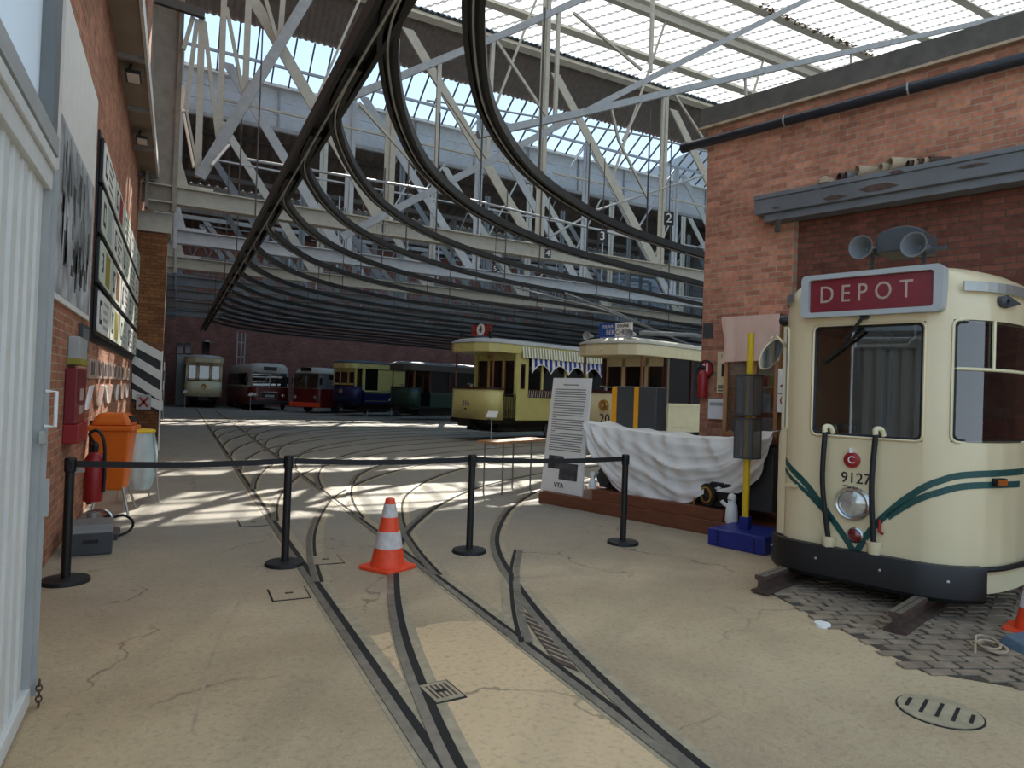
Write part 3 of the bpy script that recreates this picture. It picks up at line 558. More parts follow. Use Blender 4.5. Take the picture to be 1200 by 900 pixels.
# traffic cone
t=thing('traffic_cone','scuffed orange and white traffic cone standing on the rail','cone',(1.75,5.97,0),.55)
b=MB('cone_orange'); b.prism([V((x,y,0)) for x,y in rrect(.385,.385,.05)],(0,0,.03)); b.build('base',parent=t,bevel=.006)
H=.62; rr=lambda z:.155-(.155-.04)*(z-.03)/(H-.03)
for nm,mm,z0,z1 in (('body_band','cone_orange',.03,.19),('reflective_band','cone_white',.19,.335),('body_band','cone_orange',.335,.46),('reflective_band','cone_white',.46,.575),('tip','cone_orange',.575,H)):
    e=.003 if mm=='cone_white' else 0
    b=MB(mm); b.lathe([(rr(z0)+e,z0),(rr(z1)+e,z1)]+([(rr(z1)-.012,z1+.004),(rr(z1)-.014,z1-.06)] if nm=='tip' else []),n=32); b.build(nm,parent=t,smooth=40)
# ================================================================== left wall
t=thing('wall_poster','tall white panel with a grainy black and white street photograph','poster',(WX+.02,8,2.25))
MB('white').box(WX,WX+.025,6.6,9.05,2.25,4.75).build('board',parent=t,world=True)
b=MB('photo_grey'); b.box(WX+.024,WX+.027,6.6,8.98,2.3,3.75); b.use('photo_dark'); 
for k in range(46):
    y=random.uniform(6.7,8.7); z=random.uniform(2.4,3.3); w=random.uniform(.03,.16); h=random.uniform(.1,.45); b.box(WX+.0255,WX+.0278,y,min(y+w,8.95),z,min(z+h,3.7))
b.use('light_grey')
for k in range(5): b.bar((WX+.029,6.7+.4*k,3.7),(WX+.029,7.1+.45*k,2.9),.004,.015,up=(1,0,0))
b.build('photograph',parent=t,world=True)
yc=[9.42,11.1,12.85,14.75,16.55,18.0]; zr=[2.12,2.72,3.32,3.92,4.5]
coln=['nearest','second','third','fourth','farthest']; rown=['bottom','third','second','top']
colrow={(0,1):('olive',),(1,1):('oak',),(1,0):('olive',),(1,3):('red_paint',),(0,2):('route_b',)}
MB('black').box(WX,WX+.02,9.4,18.05,2.05,4.55).build('display_board',label='large black board on the left wall holding rows of route plates',cat='board')
for i in range(5):
    for j in range(4):
        y0,y1=yc[i]+.06,yc[i+1]-.06; z0,z1=zr[j]+.05,zr[j+1]-.06
        t=thing('route_plate','enamel route plate in the %s row, %s column along the left wall'%(rown[j],coln[i]),'plate',(WX+.06,(y0+y1)/2,z0),0,'route plates on the black board')
        MB('black').box(WX+.02,WX+.06,y0-.03,y1+.03,z0-.03,z1+.03).build('frame',parent=t,world=True,bevel=.008)
        b=MB('route_a' if (i+j)%3 else 'white'); b.prism([V((WX+.058,(y0+y1)/2+a,(z0+z1)/2+c)) for a,c in rrect(y1-y0,z1-z0,.05)],(.014,0,0)); b.build('enamel',parent=t,world=True)
        e=colrow.get((i,j)); b=MB(e[0] if e else ('text_grey' if (i*3+j)%2 else 'route_b')); w=y1-y0
        if e: b.box(WX+.0715,WX+.0735,y0+w*.42,y0+w*.8,z0+.04,z1-.04)
        else:
            for q in range(4): b.box(WX+.0715,WX+.0735,y0+w*.4,y0+w*(.85-.07*((q+i)%3)),z0+.07+q*.1,z0+.115+q*.1)
        b.build('panel_print',parent=t,world=True)
        if (i,j)==(0,1): text('numeral','3',.34,'text_black',(WX+.074,y0+w*.2,(z0+z1)/2),(0,1,0),(0,0,1),t,True,sx=1.2)
        else:
            b=MB('text_black'); b.box(WX+.0715,WX+.0735,y0+w*.1,y0+w*.28,z0+.1,z1-.1); b.use('route_a' if (i+j)%3 else 'white'); b.box(WX+.073,WX+.075,y0+w*.15,y0+w*.23,z0+.16,z1-.16); b.build('dark_print',parent=t,world=True)
for k in range(10):
    y=9.25+.82*k; t=thing('wall_plaque','small pink-grey plaque in the upper row under the route plates, number %d of ten counted from the near end'%(k+1) if 0 else 'small pale rusty plaque in the upper row, %s from the near end'%(['first','second','third','fourth','fifth','sixth','seventh','eighth','ninth','tenth'][k]),'plaque',(WX+.03,y+.3,1.55),0,'small plaques on the left wall')
    MB('plate_rust').box(WX,WX+.035,y+.05,y+.62,1.6,1.84).build('plaque_plate',parent=t,world=True,bevel=.008)
    b=MB('dark_grey' if k not in (7,) else 'yellow'); b.box(WX+.035,WX+.037,y+.15,y+.3,1.64,1.8); b.box(WX+.035,WX+.037,y+.38,y+.5,1.64,1.8); b.build('plaque_print',parent=t,world=True)
for k in range(12):
    y=9.2+.7*k; z=1.38; p=V((WX+.002,y+.3,z)); tl=(-.25 if k%2 else .22)
    b=MB('plate_rust' if k%3 else 'white'); a=V((0,cos(tl),sin(tl)*.2)); c=V((0,sin(tl)*.9,.9*.15)); q=[p-a*.14-c,p+a*.14-c,p+a*.14+c,p-a*.14+c]
    b.prism(q,(.03,0,0)); o=b.build('leaning_plate',label='small tilted metal plate in the lower row, %s from the near end'%(['first','second','third','fourth','fifth','sixth','seventh','eighth','ninth','tenth','eleventh','twelfth'][k]),cat='plate',group='tilted plates on the left wall')
t=thing('hose_cabinet','tall dark red fire cabinet on the left brick wall beside the door','cabinet',(WX+.05,7.95,.98))
b=MB('deep_red'); b.box(WX,WX+.10,7.6,8.32,1.16,1.69); b.build('cabinet_body',parent=t,world=True,bevel=.01)
b=MB('red_paint'); b.box(WX,WX+.13,7.59,8.33,.98,1.16); b.build('lower_flap',parent=t,world=True,bevel=.01)
b=MB('plate_rust'); b.box(WX+.10,WX+.103,7.85,8.15,1.38,1.5); b.box(WX+.10,WX+.103,7.85,8.12,1.25,1.33); b.build('sticker',parent=t,world=True)
t=thing('fuse_box','pale grey metal box on the brick wall above the red cabinet','box',(WX+.05,8,1.72))
MB('light_grey').box(WX,WX+.1,7.7,8.3,1.78,2.0).build('case',parent=t,world=True,bevel=.01); MB('olive').box(WX,WX+.11,7.7,8.3,1.73,1.79).build('lower_strip',parent=t,world=True)
t=thing('framed_notice','small dark framed notice under the poster photograph','notice',(WX+.03,8.7,1.9))
b=MB('dark_grey'); b.box(WX,WX+.04,8.4,9.0,1.9,2.18); b.build('frame',parent=t,world=True,bevel=.006); MB('mid_grey').box(WX+.04,WX+.043,8.46,8.94,1.94,2.14).build('notice_sheet',parent=t,world=True)
# litter bin on a stand
t=thing('litter_bin','orange plastic litter bin with a hooded lid on thin metal legs','bin',(-.66,9.5,0),-.15)
def frus(b,x0,y0,x1,y1,z0,z1): return b.hexa([(-x0,-y0,z0),(x0,-y0,z0),(x0,y0,z0),(-x0,y0,z0),(-x1,-y1,z1),(x1,-y1,z1),(x1,y1,z1),(-x1,y1,z1)])
frus(MB('orange'),.15,.13,.21,.19,.28,1.0).build('bin_body',parent=t,bevel=.025)
frus(MB('orange'),.245,.22,.245,.22,.99,1.05).build('rim',parent=t,bevel=.015)
frus(MB('orange'),.22,.2,.15,.15,1.05,1.2).build('hood',parent=t,bevel=.04)
MB('black').box(.16,.203,-.11,.11,1.07,1.17).build('opening',parent=t)
for x,y in ((-.12,-.12),(.14,-.12),(.14,.14)): MB('brushed').tube([(x,y,.32),(x*1.5+.02,y*1.6-.02,0)],.014,8).build('leg',parent=t)
MB('dark_grey').box(-.26,-.21,-.03,.03,.1,1.1).build('back_post',parent=t)
# bag holder
t=thing('bag_stand','pale plastic waste bag hanging from a yellow hoop stand','bag stand',(-.42,10.3,0),.1)
b=MB('yellow'); b.tube([(.17*cos(a),.17*sin(a),.93) for a in [k*pi/12 for k in range(25)]],.02,8); b.build('hoop',parent=t,smooth=50)
def bag(i,j):
    a=2*pi*i; r=.16+.05*sin(pi*j)+.03*sin(3*a+5*j)*j+.012*sin(9*a); return V((r*cos(a),r*sin(a),.93-.76*j))
MB('teal_bag').grid(bag,36,14).build('bag',parent=t,smooth=60)
for a in (-2.2,-.6,1.0,2.5): MB('brushed').tube([(.18*cos(a),.18*sin(a),.93),(.29*cos(a),.29*sin(a),0)],.011,7).build('leg',parent=t)
# extinguisher, compressor and toolbox
t=thing('fire_extinguisher','red fire extinguisher hung low on the left wall in front of the orange bin','extinguisher',(-.72,8.05,.36))
MB('red_paint').lathe([(.0,0),(.085,.005),(.09,.03),(.09,.42),(.07,.47),(.03,.5)],n=24).build('cylinder',parent=t,smooth=40)
MB('black').lathe([(.03,.5),(.035,.56),(.02,.6)],n=14).build('valve',parent=t); MB('black').tube(smoothpath([(0,0,.58),(-.05,-.04,.68),(.02,-.06,.72),(.08,-.06,.6),(.095,-.05,.3),(.09,-.05,.1)]),.015,8).build('hose',parent=t,smooth=50)
MB('black').box(.05,.094,-.03,.05,.1,.38).build('label_band',parent=t); MB('brushed').box(-.225,-.06,-.05,.05,.3,.34).build('wall_bracket',parent=t)
t=thing('compressor','small chrome and grey engine block with hoses on the floor under the extinguisher','machine',(-.66,8.05,0))
b=MB('dark_grey'); b.box(-.2,.18,-.22,.2,0,.06); b.build('base_plate',parent=t)
b=MB('brushed'); b.lathe([(.07,0),(.07,.1)],(-.05,-.1,.06)); 
for k in range(5): b.lathe([(.085,0),(.085,.012)],(-.05,-.1,.09+.03*k))
b.lathe([(.05,0),(.05,.05),(0,.06)],(-.05,-.1,.22)); b.build('cylinder_block',parent=t,smooth=40)
MB('chrome').lathe([(.075,0),(.075,.2),(.03,.22)],(.05,.02,.14),(0,1,0)).build('motor',parent=t,smooth=40)
MB('chrome').tube(smoothpath([(.05,-.12,.05),(.12,-.12,.2),(.05,-.1,.28),(-.1,-.06,.26)]),.018,8).build('pipe',parent=t,smooth=50)
MB('black_rubber').tube(smoothpath([(.05,0,.15),(.2,-.05,.22),(.3,0,.14),(.26,.05,.03),(.1,-.2,.02)]),.013,7).build('hose',parent=t,smooth=50)
t=thing('tool_box','dark grey metal toolbox on the floor beside the leftmost belt post','box',(-.66,7.42,0),.05)
MB('dark_grey').box(-.17,.17,-.2,.2,0,.2).build('box_body',parent=t,bevel=.012); MB('mid_grey').prism([(-.17,-.2,.2),(.17,-.2,.2),(.17,-.1,.26),(-.17,-.1,.26)],(0,.35,0)).build('sloping_lid',parent=t)
MB('black').box(-.06,.06,-.208,-.2,.11,.14).build('label_slot',parent=t)
# striped board and crossed sign on the pier
t=thing('striped_board','black board with four slanting white planks fixed to the brick pier','board',(-.66,17.8,.45))
b=MB('black'); yb=17.85; pl=lambda u,v:hit(u,v,(0,yb,0),(0,1,0))
b.prism([pl(155,405),(pl(189,425)),pl(189,485),pl(155,470)],(0,-.02,0)); b.build('backing',parent=t,world=True)
for (a0,a1,c0,c1) in (((155,394),(155,405),(190,413),(190,424)),((155,415),(155,426),(190,436),(190,447)),((155,437),(155,448),(190,459),(190,471)),((155,456),(155,467),(190,471),(190,482))):
    MB('white_paint').prism([pl(*a0),pl(*c0),pl(*c1),pl(*a1)],(0,-.05,0)).build('plank',parent=t,world=True)
t2=thing('striped_board','narrow striped side board on the hall side of the brick pier','board',(-.3,18.3,.8))
xs=-.31; q=lambda u,v:xw(u,v,xs)
MB('black').box(-.33,-.30,17.9,18.8,.9,2.2).build('backing',parent=t2,world=True)
for k in range(3): MB('white_paint').prism([V((-.30,17.9,2.05-.45*k)),V((-.30,18.8,1.75-.45*k)),V((-.30,18.8,1.55-.45*k)),V((-.30,17.9,1.85-.45*k))],(.02,0,0)).build('plank',parent=t2,world=True)
t=thing('crossed_sign','square white sign with a red cross on the lowest striped plank','sign',pl(168,471)+V((0,-.08,-.15)))
c=pl(168.5,471)+V((0,-.06,0)); MB('light_grey').box(c.x-.15,c.x+.15,c.y-.01,c.y,c.z-.17,c.z+.17).build('plate',parent=t,world=True)
for sg in (-1,1): MB('red_paint').bar(c+V((-.09,-.014,-.11*sg)),c+V((.09,-.014,.11*sg)),.05,.006,up=(0,1,0)).build('red_bar',parent=t,world=True)
MB('white').tube([(-.34,17.82,0),(-.34,17.82,2.3)],.02,8).build('conduit',label='thin pale conduit running up the corner of the brick pier',cat='pipe')
# ================================================================== the right hand tram, number 9127
T0=Q0-WW*.54; T=thing('tram','cream tram 9127 with a red depot blind, parked against the right wall','tram',T0,A18)
TM=XF[T.name]; TI=TM.inverted()
half=[(0,0),(0,.25),(0,.46),(.008,.52),(.03,.58),(.075,.64),(.15,.70),(.27,.755),(.45,.80),(.7,.84),(1.1,.875),(1.6,.90),(2.2,.91),(2.75,.91)]
halfr=[(0,0),(0,.25),(0,.46),(.008,.52),(.03,.58),(.075,.655),(.15,.735),(.27,.815),(.45,.89),(.7,.945),(1.1,.99),(1.6,1.02),(2.2,1.03),(2.75,1.03)]
plan=[(x,y) for x,y in reversed(half)]+[(x,-y) for x,y in halfr[1:]]       # from rear left round the nose to rear right
arc=[0]
for k in range(1,len(plan)): arc.append(arc[-1]+hypot(plan[k][0]-plan[k-1][0],plan[k][1]-plan[k-1][1]))
mid=arc[len(half)-1]; arc=[a-mid for a in arc]                            # 0 at the nose, positive to the right in the photo
def pl2(p):
    for k in range(len(arc)-1):
        if p<=arc[k+1] or k==len(arc)-2:
            t=(p-arc[k])/(arc[k+1]-arc[k]); a,b=plan[k],plan[k+1]; return (a[0]+(b[0]-a[0])*t,a[1]+(b[1]-a[1])*t)
def nrm(p):
    a=pl2(p-.02);b=pl2(p+.02); d=V((b[0]-a[0],b[1]-a[1],0)).normalized(); return V((d.y,-d.x,0))
# outward normal must point to -x at the nose
if nrm(0).x>0:
    _n=nrm; nrm=lambda p:-_n(p)
def S(p,z,o=0.): x,y=pl2(p); return V((x,y,z))+nrm(p)*o
def tpx(u,v):
    d=TI.to_3x3()@ray(u,v); o=TI@CAM; best=None
    for k in range(len(plan)-1):
        a=V((plan[k][0],plan[k][1],0)); b=V((plan[k+1][0],plan[k+1][1],0)); e=b-a; n=V((e.y,-e.x,0)); den=d.dot(n)
        if abs(den)<1e-9: continue
        t=(a-o).dot(n)/den; q=o+d*t; w=(q-a).dot(e)/e.dot(e)
        if t>0 and -1e-6<=w<=1+1e-6 and (best is None or t<best[0]): best=(t,arc[k]+w*(arc[k+1]-arc[k]),q.z)
    return (best[1],best[2]) if best else None
wf=(-.40,.455,1.335,2.275)
side=(.64,1.72,1.345,2.285)
sideL=(-1.72,-.68,1.345,2.285)
P_=sorted(set([round(a,4) for a in arc]+[wf[0],wf[1],side[0],side[1],sideL[0],sideL[1]]+[k*.08 for k in range(-26,27)]))
Zb=[.33,.36,.7,1.0,1.335,1.345,1.6,1.9,2.275,2.285,2.38]
def inwin(p,z):
    for w in (wf,side,sideL):
        if w[0]-1e-4<p<w[1]+1e-4 and w[2]-1e-4<z<w[3]+1e-4: return True
    return False
b=MB('tram_cream'); vs=[]; 
Zs=Zb+[2.46,2.56,2.63,2.69,2.73,2.765,2.785,2.79]; ins=[0]*len(Zb)+[.01,.035,.07,.14,.24,.40,.62,.9]
for z,i in zip(Zs,ins):
    for p in P_:
        x,y=pl2(p); vs.append((x+i*.8*(1-x/2.75),y*(1-i/.95),z) if i else (x,y,z))
np_=len(P_); fs=[]
for k in range(len(Zs)-1):
    for j in range(np_-1):
        if k<len(Zb)-1 and inwin((P_[j]+P_[j+1])/2,(Zs[k]+Zs[k+1])/2): continue
        fs.append((k*np_+j,k*np_+j+1,(k+1)*np_+j+1,(k+1)*np_+j))
fs.append(tuple((len(Zs)-1)*np_+j for j in range(np_)))
b.add(vs,fs); b.build('body_shell',parent=T,smooth=35)
def win(nm,w,gm='glass',r=.05,rub='black_rubber',frame='white'):
    b=MB(gm); b.grid(lambda i,j:S(w[0]+(w[1]-w[0])*i,w[2]+(w[3]-w[2])*j,-.02),12,1); g=b.build(nm,parent=T)
    cx,cz=(w[0]+w[1])/2,(w[2]+w[3])/2; rr=rrect(w[1]-w[0]+.0,w[3]-w[2]+.0,r)
    path=[S(cx+a,cz+c,.004) for a,c in rr]; path.append(path[0])
    b=MB(rub); b.tube(path,.012,6,False); b.build('window_seal',parent=g,smooth=60) if 0 else None
    inner=[S(cx+a*.965,cz+c*.97,-.008) for a,c in rr]; inner.append(inner[0]); b=MB('black_rubber'); b.tube(inner,.014,6,False); b.build('window_seal',parent=g,smooth=60)
    b=MB(frame); b.tube(path,.012,6,False); b.build('window_trim',parent=g,smooth=60)
    # corner fillets in body colour
    return g
g=win('windscreen',wf,frame='tram_cream'); g2=win('side_window',side,frame='pale_cream'); g3=win('side_window',sideL,frame='pale_cream')
zc=tpx(1150,433)[1]; pc=tpx(1166,400)[0]
b=MB('pale_cream'); b.tube([S(side[0]+(side[1]-side[0])*k/10,zc,-.005) for k in range(11)],.013,6); b.tube([S(pc,zc,-.005),S(pc,side[3],-.005)],.013,6); b.build('vent_bar',parent=g2)
# inner wire frame behind the windscreen (rear partition seen through), cab fittings
b=MB('dark_grey'); b.box(.3,2.6,-.72,.72,.36,.42); b.build('cab_floor',parent=T)
b=MB('soffit'); b.box(2.5,2.6,-.88,.88,.4,2.4); b.build('rear_partition',parent=T)
b=MB('dark_grey'); b.box(.5,2.5,-.76,.76,2.3,2.33); b.build('cab_ceiling',parent=T)
b=MB('slate_blue'); b.box(1.1,1.16,.12,.2,.4,2.3); b.box(1.1,1.16,-.15,-.1,.4,2.3); b.build('cab_pillar',parent=T)
b=MB('deep_red'); b.box(1.0,2.3,-.82,-.5,.4,1.52); b.build('cab_desk',parent=T,bevel=.02); b=MB('dark_grey'); b.box(.9,1.25,-.8,-.5,1.52,1.62); b.build('cab_cushion',parent=T,bevel=.02)
b=MB('dark_grey'); b.box(.25,.6,-.1,.45,.4,1.2); b.lathe([(.02,0),(.02,.2)],(.4,.3,1.2)); b.lathe([(.12,.0),(.12,.05)],(.42,.3,1.38),n=16); b.build('controller',parent=T)
fr=[S(.0+a,2.1+c,-.06) for a,c in rrect(.38,.26,.05)]; 
b=MB('brushed'); z0,y0_=tpx(995,405)[1],-tpx(1070,402)[0]; b.tube([V((.06,y0_+.45,z0)),V((.06,y0_+.06,z0)),V((.06,y0_,z0+.06)),V((.06,y0_,2.26))],.012,6); b.build('sun_blind_frame',parent=T)
# destination blind
zb0,zb1=2.338,2.702; yc0=-(tpx(945,350)[0]); ya,yb_=.485,-.585
t=MB('light_grey'); rr=rrect(abs(ya-yb_),zb1-zb0,.04); cyb=(ya+yb_)/2; czb=(zb0+zb1)/2
outer=[(a,c) for a,c in rr]; innr=[(a*.885,c*.77) for a,c in rrect(abs(ya-yb_),zb1-zb0,.03)]
n=len(outer); vs=[]
for lst,x in ((outer,.06),(outer,-.09),(innr,-.09),(innr,-.045)): vs+=[(x,cyb+a,czb+c) for a,c in lst]
f=[]
for k in range(3): f+=[(k*n+j,k*n+(j+1)%n,(k+1)*n+(j+1)%n,(k+1)*n+j) for j in range(n)]
t.add(vs,f); bb=t.build('blind_box',parent=T,smooth=30)
MB('deep_red').prism([V((-.048,cyb+a*1.02,czb+c*1.02)) for a,c in innr],(.02,0,0)).build('blind',parent=T)
text('blind_lettering','D E P O T',.205,'plate_rust',(-.052,cyb+.035,czb+.005),(0,-1,.0),(0,0,1),T,ext=.002,sx=.82)
b=MB('smoked'); 
# aluminium trim band on both sides of the blind box
for a0,a1 in ((.70,2.6),(-2.6,-.60)):
    b=MB('brushed'); b.grid(lambda i,j:S(a0+(a1-a0)*i,2.505+.075*j,.012-.0*j),20,1); b.build('trim_band',parent=T,solid=.012)
# bumper
b=MB('black'); pp_=[];a0,a1=-1.0,.88
sec=[]
def bump(i,j):
    p=a0+(a1-a0)*i; k=[(.0,.41),(.075,.41),(.085,.38),(.085,.17),(.06,.135),(.0,.135)][j]; return S(p,k[1],k[0]+.0)
n=30; vs=[bump(i/n,j) for i in range(n+1) for j in range(6)]; fs=[(i*6+j,i*6+(j+1)%6,(i+1)*6+(j+1)%6,(i+1)*6+j) for i in range(n) for j in range(6)]+[tuple(range(6)),tuple(n*6+j for j in range(6))]
b.add(vs,fs); b.build('bumper',parent=T,smooth=30)
b=MB('brushed')
for p in (-.75,-.3,.2,.62): b.lathe([(.012,0),(.012,.008),(0,.012)],S(p,.3,.084),tuple(nrm(p)),8)
b.build('bumper_bolt',parent=T)
b=MB('black'); b.tube([S(.90+.1*k,.385,.03) for k in range(14)],.022,8); b.build('side_rubbing_strip',parent=T,smooth=40)
b=MB('pale_cream'); b.grid(lambda i,j:S(.90+.8*i,.19+.19*j,-.01),8,1); b.build('side_skirt',parent=T,solid=.02)
b=MB('groove'); b.box(.25,2.6,-.75,.75,.12,.36); b.build('underframe',parent=T)
for y in (.56,-.56): MB('dark_grey').lathe([(.0,-.05),(.16,-.05),(.17,-.04),(.17,.03),(.2,.05),(.0,.05)],(.55,y,.185),(0,1,0),24).build('wheel',parent=T,smooth=40)
b=MB('light_grey'); q=fl(945,683); b.lathe([(.05,0),(.05,.03),(.0,.035)],(.2,.62,.09),(-1,0,0),12); b.build('brake_disc',parent=T)
# lamps and fittings on the nose
def disc(nm,u,v,r,m,d=.02,prof=None,lab=None):
    p,z=tpx(u,v); b=MB(m); b.lathe(prof or [(r,0),(r,d),(r*.8,d+.006),(0,d+.008)],S(p,z,0),tuple(nrm(p)),32); k={'label':lab} if lab else {}; return b.build(nm,parent=T,smooth=35,**k),p,z
o,p,z=disc('headlight_ring',1000,590,.137,'chrome',prof=[(.14,0),(.142,.02),(.125,.045),(.112,.04),(.108,.02)])
MB('lens_clear').lathe([(.11,.018),(.08,.034),(.0,.042)],S(p,z,0),tuple(nrm(p)),32).build('headlight_lens',parent=T,smooth=35)
disc('tail_lamp_ring',1003,627,.062,'chrome',prof=[(.062,0),(.064,.02),(.052,.03),(.05,.02)]); o,p,z=disc('tail_lamp',1003,627,.05,'lens_red',prof=[(.05,.0),(.05,.022),(.03,.035),(0,.038)])
o,p,z=disc('depot_disc',999,539,.064,'red_paint',.02); text('disc_letter','C',.085,'white',S(p,z,.03),(0,-1,0),(0,0,1),T,sx=1); MB('white').box(-.045,-.0,-p-.012,-p+.012,z+.06,z+.10).build('disc_hook',parent=T)
p,z=tpx(1003,561); text('fleet_number','9127',.125,'text_black',S(p,z,.004),(0,-1,0),(0,0,1),T,sx=.95); MB('text_black').box(-.005,0,-p+.055,-p+.10,z-.068,z-.062).build('number_underline',parent=T)
for (ut,vt,ub,vb) in ((970,503,973,628),(1029,506,1026,634)):
    pt,zt=tpx(ut,vt); pb_,zb=tpx(ub,vb); b=MB('black_rubber'); pa=[S(pt,zt-.02,.055),S(pt-.012*(1 if ut>1000 else 0),(zt+zb)/2,.08),S(pb_,zb,.05)]; b.tube(smoothpath(pa),.021,10); h=b.build('coupling_hose',parent=T,smooth=50)
    MB('pale_cream').tube(smoothpath([S(pt,zt-.03,.055),S(pt,zt+.02,.055),S(pt+.03,zt+.02,.02),S(pt+.04,zt-.03,-.01)]),.021,10).build('hose_elbow',parent=h,smooth=50)
    MB('tram_cream').lathe([(.045,-.09),(.06,.0),(.06,.012),(.03,.012)],S(pb_,zb-.01,.03),n=16).build('hose_socket',parent=h,smooth=40)
p,z=tpx(1032,617); MB('red_paint').tube([S(p,z+.06,.03),S(p,z-.04,.03),S(p+.03,z-.05,.04)],.012,8).build('red_lever',parent=T)
p,z=tpx(1168,565); b=MB('black'); b.grid(lambda i,j:S(p-.06+.12*i,z-.03+.06*j,.02),3,1); b.build('indicator_base',parent=T,solid=.04); b=MB('lens_amber'); b.grid(lambda i,j:S(p-.05+.1*i,z-.022+.044*j,.04),3,1); b.build('indicator_lens',parent=T,solid=.02)
p,z=tpx(1176,354); MB('dark_grey').lathe([(.045,-.02),(.045,.03),(.02,.05),(.018,.02)],S(p-.02,z,.0),tuple(nrm(p)),16).build('marker_lamp',parent=T,smooth=40); MB('dark_grey').prism([S(p,z+.05,.003),S(p,z-.05,.003),S(p+.22,z,.003)],nrm(p)*.03).build('lamp_fairing',parent=T)
b=MB('tram_cream'); b.grid(lambda i,j:S(-1.3+.62*i,.42+.96*j,.045*sin(pi*min(1,min(i,1-i)*8)/2)*sin(pi*min(1,(1-j)*14)/2)+.002),24,24); b.build('door_pocket',parent=T,smooth=60)
p,z=-.80,2.36; MB('black').lathe([(.045,-.01),(.05,.04),(.035,.07),(0,.08)],S(p,z,0),tuple(nrm(p)),16).build('marker_lamp',parent=T,smooth=40)
# green lining: two stripes either side of a chevron
def stripe(pts,w,nm='green_stripe',n=8):
    q=[tpx(*a) for a in pts]; q=[x for x in q if x]; q3=smoothpath([(a,z,0) for a,z in q],n); b=MB('green_line'); vs=[]
    for k,c in enumerate(q3):
        d=(q3[min(k+1,len(q3)-1)]-q3[max(k-1,0)]).normalized(); s=V((-d.y,d.x,0))*w/2
        for e in (c+s,c-s): vs.append(S(e.x,e.y,.004))
    b.add(vs,[(2*k,2*k+1,2*k+3,2*k+2) for k in range(len(q3)-1)]); b.build(nm,parent=T,solid=.003)
stripe([(921,538),(940,562),(965,594),(985,622),(1000,645)],.05); stripe([(921,549),(940,572),(962,595),(975,610)],.032)
stripe([(1003,648),(1020,622),(1042,600),(1068,580),(1100,564),(1140,556),(1199,552)],.05); stripe([(1040,606),(1068,589),(1100,577),(1140,569),(1194,567)],.05)
b=MB('green_line'); q=[tpx(*a) for a in ((1000,628),(1001,651),(1012,632))]; 
# small cast step at the left corner, wiper, mirror with its arm
p,z=tpx(930,567); MB('tram_cream').prism([S(p-.06,z,0),S(p+.05,z,0),S(p+.05,z,.05),S(p-.06,z,.05)],(0,0,-.025)).build('step_bracket',parent=T)
pa=[tpx(1015,371),tpx(992,400),tpx(966,425)]; b=MB('black'); b.tube([S(pa[0][0],pa[0][1],.05),S(pa[1][0],pa[1][1],.05)],.014,7); b.tube([S(tpx(1013,388)[0],tpx(1013,388)[1],.03),S(pa[2][0],pa[2][1],.02)],.012,7); b.lathe([(.028,-.02),(.028,.07)],S(pa[0][0],pa[0][1],0),(-1,0,0),12); b.build('wiper',parent=T)
b=MB('tram_cream'); mp=TI@rg(903,415,.2); rt=S(-.76,2.12,.01); b.tube(smoothpath([rt,rt+V((-.08,.03,.06)),V((mp.x,mp.y-.04,mp.z+.17)),V((mp.x,mp.y,mp.z+.14))]),.013,8); b.build('mirror_arm',parent=T,smooth=50)
ax=V((-.55,-.75,.0)).normalized(); sd=V((0,0,1)).cross(ax).normalized(); upv=(ZP+sd*.45).normalized(); b=MB('tram_cream'); rg_=[]
vs=[];nn=20
for k,(r,o_) in enumerate(((.0,.035),(.6,.03),(.95,.012),(1,0),(.97,-.008),(0.9,-.01))): vs+=[mp+ (upv*cos(2*pi*j/nn)*.165+sd*sin(2*pi*j/nn)*.10)*max(r,.001)-ax*o_ for j in range(nn)]
b.add(vs,[(k*nn+j,k*nn+(j+1)%nn,(k+1)*nn+(j+1)%nn,(k+1)*nn+j) for k in range(5) for j in range(nn)]); mi=b.build('mirror_shell',parent=T,smooth=50)
b=MB('chrome'); b.add([mp+(upv*cos(2*pi*j/nn)*.15+sd*sin(2*pi*j/nn)*.09)+ax*.011 for j in range(nn)],[tuple(range(nn))]); b.build('mirror_glass',parent=mi)
b=MB('tram_cream'); b.tube([S(-.80,z_,.015) for z_ in (1.36,1.8,2.3)],.02,8); b.build('door_post',parent=T)
# loud hailers and hood on the roof
p1=TI@rg(1010,290,.25); p2=TI@rg(1072,287,.25)
for q in (p1,p2):
    d=V((-1,.10,.0)).normalized(); b=MB('mid_grey'); b.lathe([(.022,.0),(.03,.10),(.06,.17),(.098,.22),(.104,.225),(.092,.222),(.05,.15),(.015,.1)],q-d*.2+ZP*.0,tuple(d),24); h=b.build('loudspeaker_horn',parent=T,smooth=40)
    b=MB('dark_grey'); b.lathe([(.04,-.10),(.045,-.02),(.025,.02)],q-d*.2,tuple(d),16); b.bar(q-d*.24,q-d*.24+V((0,-.16,0)),.03,.03); b.bar(q-d*.22,(q.x+.22,q.y,2.74),.025,.025); b.build('horn_driver',parent=h,smooth=40)
c=TI@rg(1056,284,.45); b=MB('dark_grey'); pr=[(-.17,-.09),(-.17,.05),(-.13,.09),(-.05,.115),(.06,.12),(.15,.09),(.20,.06),(.20,-.09)]
b.prism([(c.x-.1,c.y-y_,c.z+z_) for y_,z_ in pr],(.4,0,0)); b.build('roof_hood',parent=T,bevel=.012)
